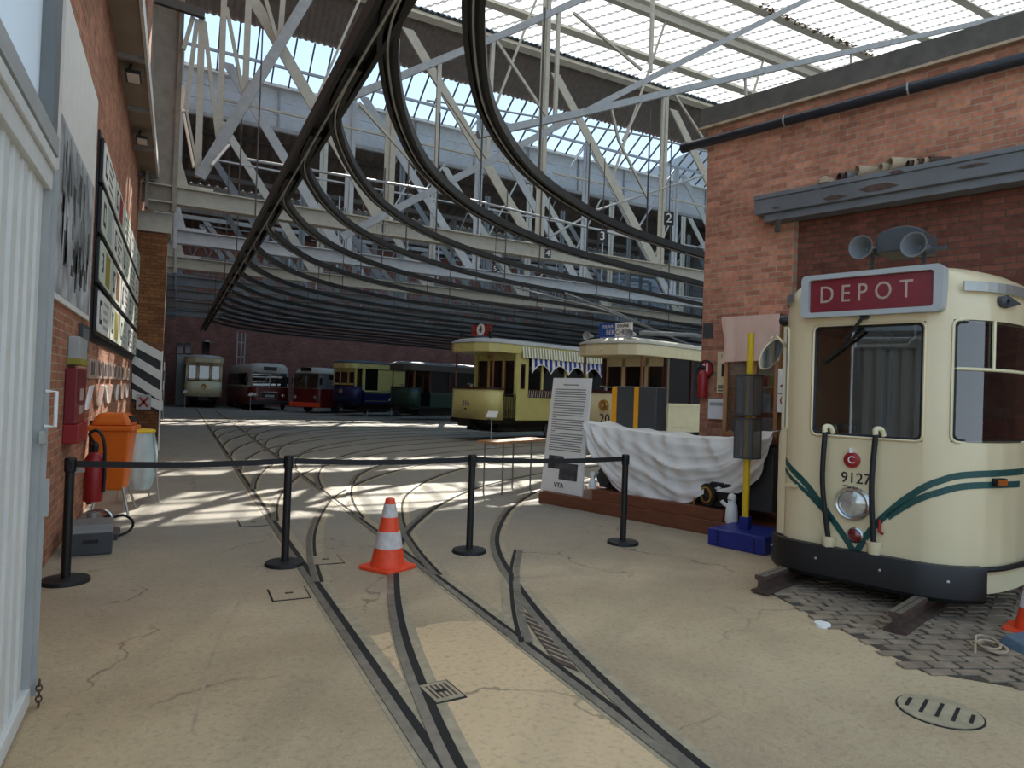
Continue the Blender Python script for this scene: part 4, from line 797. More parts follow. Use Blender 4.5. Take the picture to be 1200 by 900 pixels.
# rail stubs the tram stands on
for (u,v,lab,L) in ((890,697,'short rusty length of rail on the floor under the left of the right tram',1.5),(1048,744,'short rusty length of rail on the floor under the right of the right tram',1.5)):
    p=fl(u,v); p.z=.012; d=DD; b=MB('rust'); sx=WW
    secp=[(-.075,0),(-.075,.02),(-.018,.035),(-.018,.10),(-.045,.115),(-.045,.145),(.045,.145),(.045,.115),(.018,.10),(.018,.035),(.075,.02),(.075,0)]
    b.prism([p-sx*a+ZP*c_ for a,c_ in secp],d*L); b.use('rail_steel'); b.prism([p-sx*a+ZP*c_-DD*.001 for a,c_ in ((-.04,.145),(-.04,.149),(-.006,.149),(-.006,.145))],d*L); b.prism([p-sx*a+ZP*c_-DD*.001 for a,c_ in ((.006,.145),(.006,.149),(.04,.149),(.04,.145))],d*L); b.build('rail_stub',label=lab,cat='rail',group='rail stubs under the right tram')
# bits at the right edge
t=thing('traffic_cone','orange traffic cone cut off by the right edge of the view','cone',fl(1212,742),.3)
b=MB('cone_orange'); b.prism([V((x,y,0)) for x,y in rrect(.34,.34,.04)],(0,0,.025)); b.build('base',parent=t); MB('cone_orange').lathe([(.12,.025),(.09,.18)],n=24).build('body_band',parent=t,smooth=40); MB('cone_white').lathe([(.092,.18),(.07,.3)],n=24).build('reflective_band',parent=t,smooth=40); MB('cone_orange').lathe([(.07,.3),(.04,.46),(.02,.46)],n=24).build('tip',parent=t,smooth=40)
p=fl(1160,762); b=MB('clay'); b.tube([V((p.x+.1*cos(a*1.0)+.02*sin(a*.37),p.y+.09*sin(a*1.03)+.03*cos(a*.3),.012+.002*a)) for a in [k*.35 for k in range(60)]]+[V((p.x-.2,p.y-.02,.012))],.008,6); b.build('cable_coil',label='loose pale cable coil lying on the floor at the right edge',cat='cable',smooth=50)
p=fl(1196,762); b=MB('slate_blue'); b.hexa([V((p.x-.14,p.y-.1,.0)),V((p.x+.3,p.y-.25,.0)),V((p.x+.4,p.y+.1,.0)),V((p.x-.02,p.y+.14,.0)),V((p.x-.1,p.y-.07,.07)),V((p.x+.28,p.y-.2,.09)),V((p.x+.36,p.y+.06,.09)),V((p.x,p.y+.1,.07))]); b.build('cable_ramp',label='blue-grey wedge block on the floor beside the cable coil',cat='block',bevel=.01)
# ================================================================== display platform along the right wall
def yz(u,v,off): p=rg(u,v,off); return (p-Q0).dot(WW),p.z
def rbox(b,o0,o1,y0,y1,z0,z1): return b.hexa([rgp(o0,y0,z0),rgp(o1,y0,z0),rgp(o1,y1,z0),rgp(o0,y1,z0),rgp(o0,y0,z1),rgp(o1,y0,z1),rgp(o1,y1,z1),rgp(o0,y1,z1)])
t=thing('display_platform','low dark brown wooden plinth under the draped white cloth','plinth',rgp(2.1,2.5,0),A18)
rbox(MB('plinth_wood'),1.4,2.9,.75,4.4,0,.17).build('lower_step',parent=t,world=True,bevel=.006)
rbox(MB('plinth_wood'),1.43,2.9,1.45,3.42,.17,.31).build('upper_step',parent=t,world=True,bevel=.006)
t=thing('information_panel','tall white text panel with two small photographs leaning at the platform end','panel',rgp(1.55,4.0,.17),A18)
pt=lambda a,c,o=0:rgp(1.5+.13*c+o,4.46-.80*a-.02*c*0,.175+1.68*c)+WW*(-.07*c*(1-a)*1.0)
def quad(b,a0,a1,c0,c1,o0,o1): return b.hexa([pt(a0,c0,o0),pt(a0,c0,o1),pt(a1,c0,o1),pt(a1,c0,o0),pt(a0,c1,o0),pt(a0,c1,o1),pt(a1,c1,o1),pt(a1,c1,o0)])
quad(MB('white'),0,1,0,1,0,.03).build('board',parent=t,world=True)
b=MB('text_grey'); quad(b,.3,.7,.935,.945,-.002,0)
for k in range(27):
    c=.895-.0205*k; 
    if k in (12,18): quad(b,.1,.2,c,c+.008,-.002,0); continue
    quad(b,.09,.92-random.random()*.05,c,c+.008,-.002,0)
b.build('text_lines',parent=t,world=True)
b=MB('photo_dark'); quad(b,.12,.5,.20,.315,-.003,0); quad(b,.42,.86,.115,.26,-.004,0); b.build('photograph',parent=t,world=True)
text('logo','VTA',.10,'text_black',pt(.44,.062,-.005),pt(1,0)-pt(0,0),pt(.5,1)-pt(.5,0),t,True,sx=1.)
# dark cabinet hidden under the cloth, and the cloth
rbox(MB('dark_grey'),1.75,2.4,1.0,3.55,.31,1.08).build('dark_cabinet',label='dark grey metal cabinet mostly hidden under the white cloth',cat='cabinet',bevel=.01)
hem=[yz(u,v,1.58) for u,v in ((687,497),(693,520),(704,545),(720,568),(742,588),(778,592),(812,588),(836,574),(868,578),(893,560),(900,540),(910,506))]
topl=[yz(u,v,1.6) for u,v in ((686,492),(703,500),(735,504),(760,508),(800,513),(850,514),(880,507),(911,505))]
def lerp(tab,y):
    tab=sorted(tab); 
    if y<=tab[0][0]: return tab[0][1]
    for a,c in zip(tab,tab[1:]):
        if y<=c[0]: return a[1]+(c[1]-a[1])*(y-a[0])/max(1e-6,c[0]-a[0])
    return tab[-1][1]
ya_,yb2=hem[0][0],hem[-1][0]
def cl(i,j):
    y=ya_+(yb2-ya_)*i; zt=lerp(topl,y); zh=min(lerp(hem,y),zt-.015)
    if j<.25:
        q=j/.25; return rgp(2.35-.72*q+.0,y,zt-.02*sin(pi*q*3+9*y)*.4-.008*sin(14*y))
    q=(j-.25)/.75; z=zt+(zh-zt)*q; dr=(zt-z)
    sw_=dr*5.2-1.1*((y-2.35)/.9)**2
    def rdg(x): return 1-2*abs(((x/pi)%1)-.5)*1.0            # sharp crested folds
    u_=y-2.05; lv=dr+.30*u_*u_+.05*sin(3.1*y)+.02*sin(7*y+4*dr)
    f=.055*rdg(lv*11+.3)**2*min(1,q*2.2)+.03*rdg(lv*23+1.1*sin(2*y))**3*min(1,q*2)+.04*rdg(u_*5.2*(1-.45*q)+.8*sin(2*dr))**4*(1-.75*q)+.01*sin(y*19+lv*16)
    return rgp(1.63-.05*min(1,q*3)-f-.04*q,y,z)
MB('cloth').grid(cl,120,48).build('draped_cloth',label='white sheet draped in loose folds over the display on the brown plinth',cat='cloth',smooth=70)
# ticket machine
t=thing('ticket_machine','grey box machine with two orange vertical bands behind the white cloth','machine',rgp(2.2,3.3,1.0),A18)
y0,z0=yz(716,511,2.15); y1,z1=yz(770,455,2.15); z1+=.02
rbox(MB('dark_grey'),2.15,2.42,y1,y0,z0-.15,z1).build('case',parent=t,world=True,bevel=.02)
w=(y0-y1); b=MB('amber'); rbox(b,2.143,2.2,y0-w*.11,y0+.002,z0-.1,z1-.01); b.build('orange_band',parent=t,world=True); b=MB('amber'); rbox(b,2.143,2.2,y0-w*.61,y0-w*.51,z0-.1,z1-.01); b.build('orange_band',parent=t,world=True)
q=rgp(2.13,y0-w*.4,z0+.04); MB('chrome').lathe([(.05,0),(.05,.02),(.02,.04)],q,tuple(-DD),16).build('dial',parent=t,world=True,smooth=40)
# old lamp, white figure, pale toy
t=thing('signal_lamp','black cylindrical lamp with a brass ring lying in front of the white cloth','lamp',rgp(1.55,1.85,.31),A18)
y,z=yz(828,580,1.5); c=rgp(1.5,y,z+.0); d=(-DD+WW*.35).normalized()
MB('black').lathe([(.0,-.28),(.13,-.27),(.14,-.2),(.14,0),(.0,.0)],c,tuple(d),24).build('housing',parent=t,world=True,smooth=35); MB('brass').lathe([(.1,0),(.102,.02),(.085,.024),(.08,.005)],c,tuple(d),24).build('lens_ring',parent=t,world=True,smooth=35); MB('dark_glass').lathe([(.08,.0),(.08,.006),(.0,.02)],c,tuple(d),24).build('lens',parent=t,world=True)
b=MB('black'); rbox(b,1.5,1.75,y-.33,y-.02,.31,.62); b.build('battery_box',parent=t,world=True,bevel=.03); MB('brass').bar(c+WW*.17-ZP*.14,c+WW*.15+ZP*.02,.02,.02).build('side_bracket',parent=t,world=True)
p=rg(857,611,1.5); t=thing('white_figure','white rounded jug-like figure with a stubby arm standing beside the yellow pole','figure',(p.x,p.y,.17),A18); t.scale=(.8,.8,.8)
MB('white').lathe([(.0,0),(.085,.0),(.095,.03),(.088,.16),(.075,.26),(.055,.29),(.06,.33),(.064,.37),(.05,.41),(.02,.43),(0,.432)],n=24).build('body',parent=t,smooth=50)
MB('white').tube(smoothpath([(0,.07,.24),(-.02,.12,.27),(-.03,.15,.31)]),[.03]*12+[.02],10).build('arm',parent=t,smooth=60); MB('black').tube([(-.062,.03,.345),(-.066,.0,.335),(-.062,-.03,.345)],.005,6).build('mouth',parent=t); 
for s_ in (-1,1): MB('black').lathe([(.007,0),(0,.004)],(-.056,.02*s_,.375),(-1,0,0),8).build('eye',parent=t)
p=rg(694,574,1.52); t=thing('white_ornament','small lumpy pale ornament at the left end of the cloth, next to the text panel','ornament',(p.x,p.y,.31),A18)
MB('white').lathe([(0,0),(.05,.0),(.055,.06),(.04,.12),(.03,.15),(.045,.19),(.03,.23),(0,.235)],n=14).build('body',parent=t,smooth=60); MB('light_grey').tube([(0,-.03,.16),(-.02,-.1,.24)],.02,8).build('arm',parent=t); MB('white').tube([(0,.0,.02),(-.05,.05,-.0)],.02,8).build('foot',parent=t)
p=rg(712,560,1.75); b=MB('dark_grey'); b.lathe([(.0,-.1),(.13,-.1),(.16,-.02),(.1,.06),(.12,.1),(0,.12)],(p.x,p.y,.47),tuple(-DD),20); b.build('dark_drum',label='dark drum shaped machine part under the left end of the cloth',cat='machine part',smooth=40)
# stop pole
p=rgp(.92,1.09,0); t=thing('stop_pole','yellow pole with a grey timetable case standing in a blue base box','pole',p,A18)
b=MB('blue_paint'); b.box(-.02,.62,-.42,.24,0,.19); b.build('base_box',parent=t,bevel=.012)
b=MB('navy')
for yy in (-.3,.12): 
    for k in range(4): b.lathe([(.012,0),(.012,.015)],(-.02,yy,.03+.04*k),(-1,0,0),8)
b.build('bolt',parent=t); 
px_,py_=.25,-.06
MB('blue_paint').box(px_-.05,px_+.05,py_-.05,py_+.05,.19,.33).build('pole_socket',parent=t,bevel=.006)
MB('yellow').tube([(px_,py_,.2),(px_,py_,2.36)],.037,16).build('pole_tube',parent=t,smooth=40)
for z0,z1 in ((.97,1.42),(1.44,1.90)):
    b=MB('smoked'); b.box(px_-.10,px_+.10,py_-.105,py_+.105,z0,z1); c=b.build('timetable_case',parent=t)
    b=MB('dark_grey')
    for a in (-.105,.095):
        for e in (-.11,.1): b.box(px_+a,px_+a+.012,py_+e,py_+e+.012,z0,z1)
    for z in (z0,z1-.015): b.box(px_-.105,px_+.105,py_-.11,py_+.11,z,z+.015)
    b.build('case_frame',parent=c); b=MB('mid_grey'); b.box(px_-.09,px_-.085,py_+.04,py_+.1,z0+.03,z1-.03); b.box(px_-.09,px_-.085,py_-.1,py_-.045,z0+.03,z1-.03); b.build('paper_sheet',parent=c)
# things on the right wall
t=thing('display_case','pine glazed wall cabinet with shelves of small exhibits, under the pink cloth','cabinet',rgp(2.8,1.85,1.1),A18)
y0,zc0=yz(849,505,2.72); y1,zc1=yz(911,425,2.72); z0,z1=zc0-.05,2.72
b=MB('pine')
for y in (y0,y0-.36,y0-.42,y1): rbox(b,2.70,2.76,y-.025,y+.025,z0,z1)
rbox(b,2.70,2.76,y1,y0,z1-.05,z1); rbox(b,2.70,2.76,y1,y0,z0,z0+.04); rbox(b,2.94,2.965,y1,y0,z0,z1); b.build('case_frame',parent=t,world=True)
for z in (z0+.33,z0+.66): rbox(MB('light_grey'),2.76,2.94,y1+.02,y0-.02,z,z+.015).build('shelf',parent=t,world=True)
rbox(MB('clear_glass'),2.725,2.73,y1+.02,y0-.02,z0+.04,z1-.05).build('glass_door',parent=t,world=True)
for k,(yy,zz,w_,h_,m_) in enumerate(((.1,.04,.12,.2,'mid_grey'),(.26,.04,.08,.14,'white'),(.55,.04,.14,.22,'photo_grey'),(.12,.345,.1,.2,'oak'),(.5,.345,.18,.24,'photo_grey'),(.62,.675,.1,.2,'olive'),(.48,.675,.08,.14,'red_paint'))):
    b=MB(m_); rbox(b,2.84,2.88,y0-yy-w_/2,y0-yy+w_/2,z0+zz,z0+zz+h_); b.build('exhibit',label='small exhibit standing in the pine wall cabinet, %s'%['grey one at lower left','white one on the bottom','picture at lower right','wooden one on the middle shelf','wide picture on the middle shelf','olive one on the top shelf','red one on the top shelf'][k],cat='exhibit',group='exhibits in the wall cabinet',bevel=.008)
ph=[yz(u,v,2.62) for u,v in ((848,373),(846,390),(850,410),(852,425),(862,428),(885,422),(912,421))]
yl,yr=yz(848,373,2.62)[0],yz(914,368,2.62)[0]; ztop=yz(880,369,2.62)[1]; zbot=yz(880,423,2.62)[1]
def pc_(i,j):
    y=yl+(yr-yl)*i+.03*sin(7*j)*(1-i)**6; z=ztop+(zbot-.03*(1-i)**8-.0-ztop)*max(0,(j-.2)/.8)
    o=2.95-.33*min(1,j/.2); return rgp(o-.018*sin(9*i+2*j)*j-.02*sin(22*i)*j*(1 if i<.25 else .35),y,z)
MB('pink_cloth').grid(pc_,48,24).build('pink_cloth',label='pale pink cloth hung over the top of the pine wall cabinet',cat='cloth',smooth=70)
def wsign(nm,lab,cat,px,m,off=2.95,th=.03,**k):
    (ya,za),(yb,zb)=yz(px[0],px[1],off),yz(px[2],px[3],off); t=thing(nm,lab,cat,rgp(off,(ya+yb)/2,zb),A18); b=MB(m); rbox(b,off,WO+.01,yb,ya,zb,za); b.build('plate',parent=t,world=True,bevel=.004); return t,ya,yb,za,zb
t,ya,yb,za,zb=wsign('wall_sign','narrow pale enamel sign with a small crest beside the fire extinguisher','sign',(841,412,853,461),'pale_cream'); b=MB('text_black'); rbox(b,2.946,2.95,yb+(ya-yb)*.3,yb+(ya-yb)*.6,za-.36,za-.18)
for k in range(3): rbox(b,2.946,2.95,yb+.02,ya-.02,zb+.03+.035*k,zb+.045+.035*k)
b.build('sign_print',parent=t,world=True); b=MB('red_paint'); yy=(ya+yb)/2-.01; b.prism([rgp(2.946,yy+a,za-.09+c) for a,c in ((-.035,.04),(.035,.04),(.035,-.01),(0,-.05),(-.035,-.01))],DD*.004); b.build('crest',parent=t,world=True)
t,ya,yb,za,zb=wsign('letter_box','white metal wall box below the enamel sign','box',(830,467,852,492),'white',2.9); b=MB('light_grey'); rbox(b,2.894,2.9,yb+.03,ya-.03,za-.10,za-.05); b.build('slot_flap',parent=t,world=True)
t=thing('fire_extinguisher','red fire extinguisher on the right brick wall near its corner','extinguisher',rgp(2.9,2.62,1.6),A18)
y,z=yz(823,466,2.88); y+=-.0; c=rgp(2.88,y,z); MB('red_paint').lathe([(0,0),(.07,.0),(.075,.02),(.075,.32),(.05,.38),(.02,.4)],c,n=20).build('cylinder',parent=t,world=True,smooth=40); MB('black').lathe([(.02,.4),(.03,.44),(.01,.47)],c,n=10).build('valve',parent=t,world=True); MB('black').tube(smoothpath([c+ZP*.44,c+WW*.1+ZP*.42,c+WW*.11+ZP*.2,c+WW*.08+ZP*.08]),.011,7).build('hose',parent=t,world=True); b=MB('white'); b.box(0,0,0,0,0,0) if 0 else None
t=thing('extinguisher_sign','round red and white sign in a black hoop above the wall extinguisher','sign',rgp(2.9,2.6,1.95),A18)
y,z=yz(827,433,2.9); c=rgp(2.9,y,z); MB('black').tube([c+WW*(.11*cos(a))+ZP*(.13*sin(a)) for a in [k*pi/14 for k in range(29)]],.013,7,False).build('hoop',parent=t,world=True,smooth=60); MB('red_paint').prism([c+WW*(.1*cos(a))+ZP*(.115*sin(a)) for a in [k*pi/12 for k in range(24)]],DD*.02).build('disc',parent=t,world=True); b=MB('white'); b.prism([c-DD*.004+WW*a+ZP*e for a,e in ((.05,-.05),(.015,-.05),(.015,.09),(.05,.08))],DD*.003); b.prism([c-DD*.004+WW*a+ZP*e for a,e in ((-.005,-.05),(-.035,-.05),(-.035,.09),(-.005,.09))],DD*.003); b.build('white_mark',parent=t,world=True)
t,ya,yb,za,zb=wsign('wall_patch','small grey green plate on the brick wall close to its corner','plate',(824,379,835,396),'dark_grey',2.965)
t,ya,yb,za,zb=wsign('ticket_sign','white ticket arrow sign with two red prohibition rings behind the tram','sign',(912,432,952,485),'white',2.6)
text('sign_lettering','TICKETS',.13,'text_black',rgp(2.594,ya-.06,za-.10),-WW,ZP,t,True,align='LEFT'); b=MB('text_black'); b.bar(rgp(2.594,ya-.06,za-.22),rgp(2.594,ya-.24,za-.22),.006,.028,up=tuple(ZP)); b.prism([rgp(2.59,ya-.03,za-.22),rgp(2.59,ya-.11,za-.17),rgp(2.59,ya-.08,za-.22),rgp(2.59,ya-.11,za-.27)],DD*.004); rbox(b,2.592,2.596,yb,ya-.01,za-.325,za-.315); b.build('arrow',parent=t,world=True)
for k,(dy,dz) in enumerate(((.10,.41),(.26,.41),(.16,.54))):
    c=rgp(2.592,ya-dy,za-dz); b=MB('red_paint'); b.tube([c+WW*(.055*cos(a))+ZP*(.055*sin(a)) for a in [k_*pi/12 for k_ in range(25)]],.008,6,False); b.bar(c+WW*.038+ZP*.038,c-WW*.038-ZP*.038,.012,.012); b.build('prohibition_ring',parent=t,world=True)
    b=MB('text_black'); b.prism([c+WW*a+ZP*e for a,e in ((.02,-.012),(.02,.018),(-.022,.014),(-.022,-.012))],DD*.003); b.build('pictogram',parent=t,world=True)
t=thing('wall_post','black curved handrail beside the ticket sign','rail',rgp(2.7,1.5,0),A18) if 0 else None
# low bench with thin legs
pa=fl(588,580); pb3=fl(621,574); pc3=rgp(1.2,4.75,0)
t=thing('trestle_table','long thin pale wooden bench top on slim metal legs behind the text panel','table',((pa.x+pb3.x)/2,(pa.y+pb3.y)/2,0))
dq=(pb3-pa).normalized(); dn=V((-dq.y,dq.x,0)); b=MB('pine'); e0=pa-dq*.15; e1=pb3+dq*.55; b.prism([e0+ZP*.80,e1+ZP*.80,e1+dn*.4+ZP*.80,e0+dn*.4+ZP*.80],(0,0,.035)); b.build('table_top',parent=t,world=True)
for q in (pa,pb3,pb3+dn*.36,pa+dn*.36): MB('mid_grey').tube([q,q+ZP*.8],.014,8).build('leg',parent=t,world=True)
# ================================================================== heritage trams
def tram(nm,lab,loc,rot,L,up,lo,rf,W=2.1,H=3.25,plat=1.25,front='open',num=None,awn=False,lamp=True,gate=True,door=None,nwin=5,dash=None,dim=False,blank=0):
    t=thing('tram',lab,'tram',loc,rot); hw=W/2; dash=dash or lo
    zf,zb,zc=.72,1.70,H-.38
    pl_=[(.75,hw),(.34,hw),(.12,hw*.85),(0,hw*.6),(0,-hw*.6),(.12,-hw*.85),(.34,-hw),(.62,-hw)]
    b=MB(dash); n=len(pl_); b.add([(x,y,z) for z in (zf,zb) for x,y in pl_],[(k,k+1,n+k+1,n+k) for k in range(n-1)]); b.build('dash_panel',parent=t,solid=.05,smooth=25)
    b=MB('maroon'); b.sweep([(x,y,zb) for x,y in pl_],[(-.04,0),(-.04,.06),(.04,.06),(.04,0)]); b.tube([(.02,hw*.62,zf),(.02,hw*.62,zb)],.03,6); b.build('dash_rail',parent=t)
    b=MB('groove'); b.box(.1,L-.1,-hw+.1,hw-.1,zf-.14,zf+.02); b.box(.7,L-.7,-hw+.25,hw-.25,.3,zf-.1); b.build('underframe',parent=t)
    b=MB('black'); b.box(-.12,.3,-.12,.12,.5,.66); b.box(-.14,-.05,-.28,.28,.48,.7); b.tube(smoothpath([(.05,-.2,.6),(.1,-.6,.36),(.6,-.95,.45)]),.02,6); b.build('coupler',parent=t)
    for x in (L/2-1.0,L/2+1.0): MB('dark_steel').lathe([(0,-.03),(.36,-.03),(.38,0),(.38,.05),(0,.06)],(x,-hw+.22,.38),(0,-1,0),20).build('wheel',parent=t,smooth=40)
    # canopy and roof
    pr=[(-.22,hw*.5),(-.22,-hw*.5),(.02,-hw*.9),(.35,-hw-.05),(L-.35,-hw-.05),(L-.02,-hw*.9),(L+.2,-hw*.5),(L+.2,hw*.5),(L-.02,hw*.9),(L-.35,hw+.05),(.35,hw+.05),(.02,hw*.9)]
    b=MB(up); b.prism([V((x,y,zc)) for x,y in pr],(0,0,.30)); b.build('canopy_fascia',parent=t,bevel=.02)
    b=MB(rf); m_=len(pr); rings=[]
    for k,(sc_,z) in enumerate(((1.02,zc+.3),(1.0,zc+.36),(.85,zc+.44),(.5,zc+.5),(.1,zc+.52))): rings+=[((x-L/2)*(1-(1-sc_)*.25)+L/2,y*sc_,z) for x,y in pr]
    b.add(rings,[(k*m_+j,k*m_+(j+1)%m_,(k+1)*m_+(j+1)%m_,(k+1)*m_+j) for k in range(4) for j in range(m_)]+[tuple(4*m_+j for j in range(m_))]); b.build('roof',parent=t,smooth=50)
    MB(up).lathe([(.05,0),(.05,.03),(.02,.04)],(-.22,0,zc+.15),(-1,0,0),12).build('fascia_boss',parent=t)
    # front: glazed or open platform with bulkhead behind
    bx=plat if front=='open' else .16
    b=MB(up); zs=zb if front!='open' else .8
    ys=[-hw+.06,-hw*.36,hw*.36,hw-.06]
    for y in ys: b.box(bx,bx+.08,y-.06,y+.06,zs,zc)
    b.box(bx,bx+.08,-hw+.06,hw-.06,zc-.22,zc); b.box(bx,bx+.08,-hw+.06,hw-.06,zs,zs+.16 if front!='open' else 1.45); bh=b.build('bulkhead',parent=t)
    for a,c in zip(ys,ys[1:]):
        g=MB('glass' if front!='open' else 'dark_glass'); g.box(bx+.03,bx+.05,a+.06,c-.06,zs+.1,zc-.2); g.build('bulkhead_window',parent=bh)
        b=MB('oak'); 
        for y in (a+.08,c-.08): b.box(bx-.01,bx+.02,y-.02,y+.02,1.5,zc-.22)
        b.build('wooden_frame',parent=bh)
    b=MB(up if front!='open' else 'oak')
    for y in (hw-.05,-hw+.05): MB(up if front!='open' else 'oak').tube([(.25,y*.93,zb),(.25,y*.93,zc)],.035,8).build('corner_post',parent=t)
    if front=='open':
        b=MB('brushed'); b.tube([(.4,.3,.8),(.4,.3,1.85)],.05,10); b.tube([(.4,.15,1.85),(.4,.5,1.88)],.02,8); b.build('controller',parent=t)
    # saloon
    x0,x1=plat,L-plat*.9
    b=MB(lo); b.box(x0,x1,-hw,-hw+.06,zf-.02,1.48); b.box(x0,x1,hw-.06,hw,zf-.02,1.48); b.box(x0,x0+.06,-hw,hw,zf,1.48); b.box(x1-.06,x1,-hw,hw,zf,1.48); b.build('side_panel',parent=t,bevel=.01)
    b=MB(up if not awn else lo)
    b.box(x0+.06,x1-.06,-hw-.012,-hw+.02,1.40,1.47)
    for k in range(4):
        xa=x0+.06+(x1-x0)/4*k; 
        for (p,q,r_,s_) in ((xa+.08,xa+(x1-x0)/4-.1,.86,.88),(xa+.08,xa+(x1-x0)/4-.1,1.32,1.34)): b.box(p,q,-hw-.008,-hw,r_,s_)
    b.build('side_moulding',parent=t)
    b=MB('maroon' if not awn else lo); st=(x1-x0)/nwin
    for k in range(nwin+1):
        x=x0+st*k; w_=.05 if 0<k<nwin else .09
        for ya in (-hw,hw-.08): MB(up if blank else ('maroon' if not awn else lo)).box(x-w_,x+w_,ya,ya+.08,1.48,zc).build('window_post',parent=t)
    for k in range(nwin):
        
        for ya in (-hw+.03,hw-.045): MB(up if blank and k>=blank else ('dark_glass' if not dim else 'glass')).box(x0+st*k+.06,x0+st*(k+1)-.06,ya,ya+.015,1.5 if not awn else 1.75,zc).build('window_pane',parent=t)
    if awn:
        b=MB('maroon'); b.box(x0+.5,x1,-hw-.005,-hw+.02,1.48,1.75); b.build('saloon_rail',parent=t); b=MB('white')
        for k in range(46): x=x0+.55+.105*k; b.bar((x,-hw-.012,1.5),(x+.03,-hw-.012,1.72),.012,.012)
        b.build('railing_bars',parent=t)
        b=MB(lo); b.box(x0-.04,x0+.5,-hw-.02,-hw+.05,zf,zc); b.build('corner_panel',parent=t); MB('oak').box(x0+.12,x0+.34,-hw-.026,-hw,1.75,2.6).build('corner_window_frame',parent=t); MB('dark_glass').box(x0+.15,x0+.31,-hw-.03,-hw,1.79,2.56).build('corner_window',parent=t)
        b=MB('stripe_blue'); XA0,XA1=x0+.55,x1+.1; ns=44
        for k in range(ns*3):
            b.use('stripe_blue' if (k//3)%2 else 'white'); xa=XA0+(XA1-XA0)*k/(ns*3); xb=XA0+(XA1-XA0)*(k+1)/(ns*3)
            hz=lambda x:2.52-.30*abs(sin(pi*(x-XA0)/(XA1-XA0)*6))**.7*-1-.28
            hz=lambda x:2.30+.30*(abs(sin(pi*(x-XA0)/(XA1-XA0)*6))**.8)
            b.add([(xa,-hw-.10,2.80),(xb,-hw-.10,2.80),(xb,-hw-.13,hz(xb)),(xa,-hw-.13,hz(xa))],[(0,1,2,3)])
        b.build('striped_awning',parent=t,solid=.008)
        b=MB('white'); b.tube([(XA0+(XA1-XA0)*k/96,-hw-.132,2.30+.30*abs(sin(pi*k/96*6))**.8) for k in range(97)],.018,5); b.build('awning_hem',parent=t)
        b=MB('stripe_green'); 
        for k in range(88): b.use('stripe_green' if k%2 else 'white'); xa=x0+.1+(x1-x0)*k/88; xb=xa+(x1-x0)/88; b.add([(xa,-hw-.09,zc+.24),(xb,-hw-.09,zc+.24),(xb,-hw-.15,2.80),(xa,-hw-.15,2.80)],[(0,1,2,3)])
        b.build('striped_valance',parent=t,solid=.008)
    if gate:
        b=MB('black'); xg0,xg1=.66,plat-.05
        for k in range(6): x=xg0+(xg1-xg0)*k/5; b.tube([(x,-hw,zf),(x,-hw,1.55)],.012,6)
        b.tube([(xg0,-hw,1.55),(xg1,-hw,1.55)],.018,6); b.tube([(xg0,-hw,zf+.05),(xg1,-hw,zf+.05)],.018,6)
        for k in range(5): x=xg0+(xg1-xg0)*k/5; b.bar((x,-hw,zf+.1),(x+(xg1-xg0)/5,-hw,zf+.35),.01,.01)
        b.build('platform_gate',parent=t); b=MB('black'); b.box(.66,plat,-hw,-hw+.3,.35,.4); b.build('step_board',parent=t)
    if lamp:
        MB('brass').lathe([(.14,.0),(.15,.06),(.13,.10),(.11,.09)],(-.02,0,1.38),(-1,0,0),20).build('headlamp_ring',parent=t,smooth=40); MB('lens_clear').lathe([(.11,.07),(.0,.1)],(-.02,0,1.38),(-1,0,0),20).build('headlamp_lens',parent=t)
    if num: text('fleet_number',num[0],num[1],num[2],(-.032,num[3],num[4]),(0,-1,0),(0,0,1),t)
    return t,zc
def board(t,x,z,w,h,m): return MB(m).box(x-.015,x+.015,-w/2,w/2,z,z+h).build('destination_board',parent=t)
a_=(8.62,20.9,0)
t,zc=tram('t','pale yellow tram 216 with a blue striped awning, standing on the middle track',a_,A18,8.4,'tram_yellow','tram_yellow','light_grey',H=3.3,num=('216',.25,'text_blue',.05,1.22),awn=True,lamp=False)
MB('black').box(-.04,-.02,.0,.12,1.02,1.06).build('dash_slot',parent=t)
board(t,.5,3.5,1.0,.36,'red_paint'); MB('white').lathe([(.20,0),(.20,.012),(0,.013)],(.48,.0,3.70),(-1,0,0),28).build('line_disc',parent=t); text('line_number','4',.34,'text_black',(.46,.0,3.70),(0,-1,0),(0,0,1),t)
for yy in (-.38,.38):
    b=MB('text_grey')
    for k in range(3): b.box(.48,.484,yy-.1,yy+.1,3.57+.1*k,3.60+.1*k)
    b.build('board_print',parent=t)
for y in (-.7,.75): MB('black').lathe([(.05,0),(.05,.16),(.07,.18),(.07,.28),(.03,.3)],(.3,y,3.32),n=12).build('roof_lamp',parent=t,smooth=40)
a_=(10.0,14.87,0)
t,zc=tram('t','cream tram 20 with a blue and white destination board, partly behind the brick corner',a_,A18,8.4,'pale_cream','pale_cream','cream_steel',H=3.05,num=('20',.34,'text_black',-.02,1.02),nwin=5)
for (y0,y1,m_,c_) in ((0,.54,'blue_sign','white'),(-.54,0,'white','text_black')):
    MB(m_).box(.32,.35,y0,y1,3.06,3.55).build('destination_board',parent=t)
    for k,(s1,s2) in enumerate((('OUDE GOD','VIEUX DIEU'),('BER','CHEM'),('TOLHUIS','DOUANE'))):
        s=s1 if y0==0 else s2; text('board_lettering',s,.115 if k!=1 else .18,c_,(.315,.25 if k!=1 and y0==0 else (-.25 if k!=1 else (.01 if y0==0 else -.01)),3.14+.16*k),(0,-1,0),(0,0,1),t,sx=.78 if k!=1 else .95,align='CENTER' if k!=1 else ('RIGHT' if y0==0 else 'LEFT'))
for y in (.75,-.66): MB('light_grey').lathe([(.04,-.2),(.07,-.05),(.12,.06),(.11,.05),(.03,-.06)],(.1,y,3.22),(-1,0,0),16).build('roof_horn',parent=t,smooth=40)
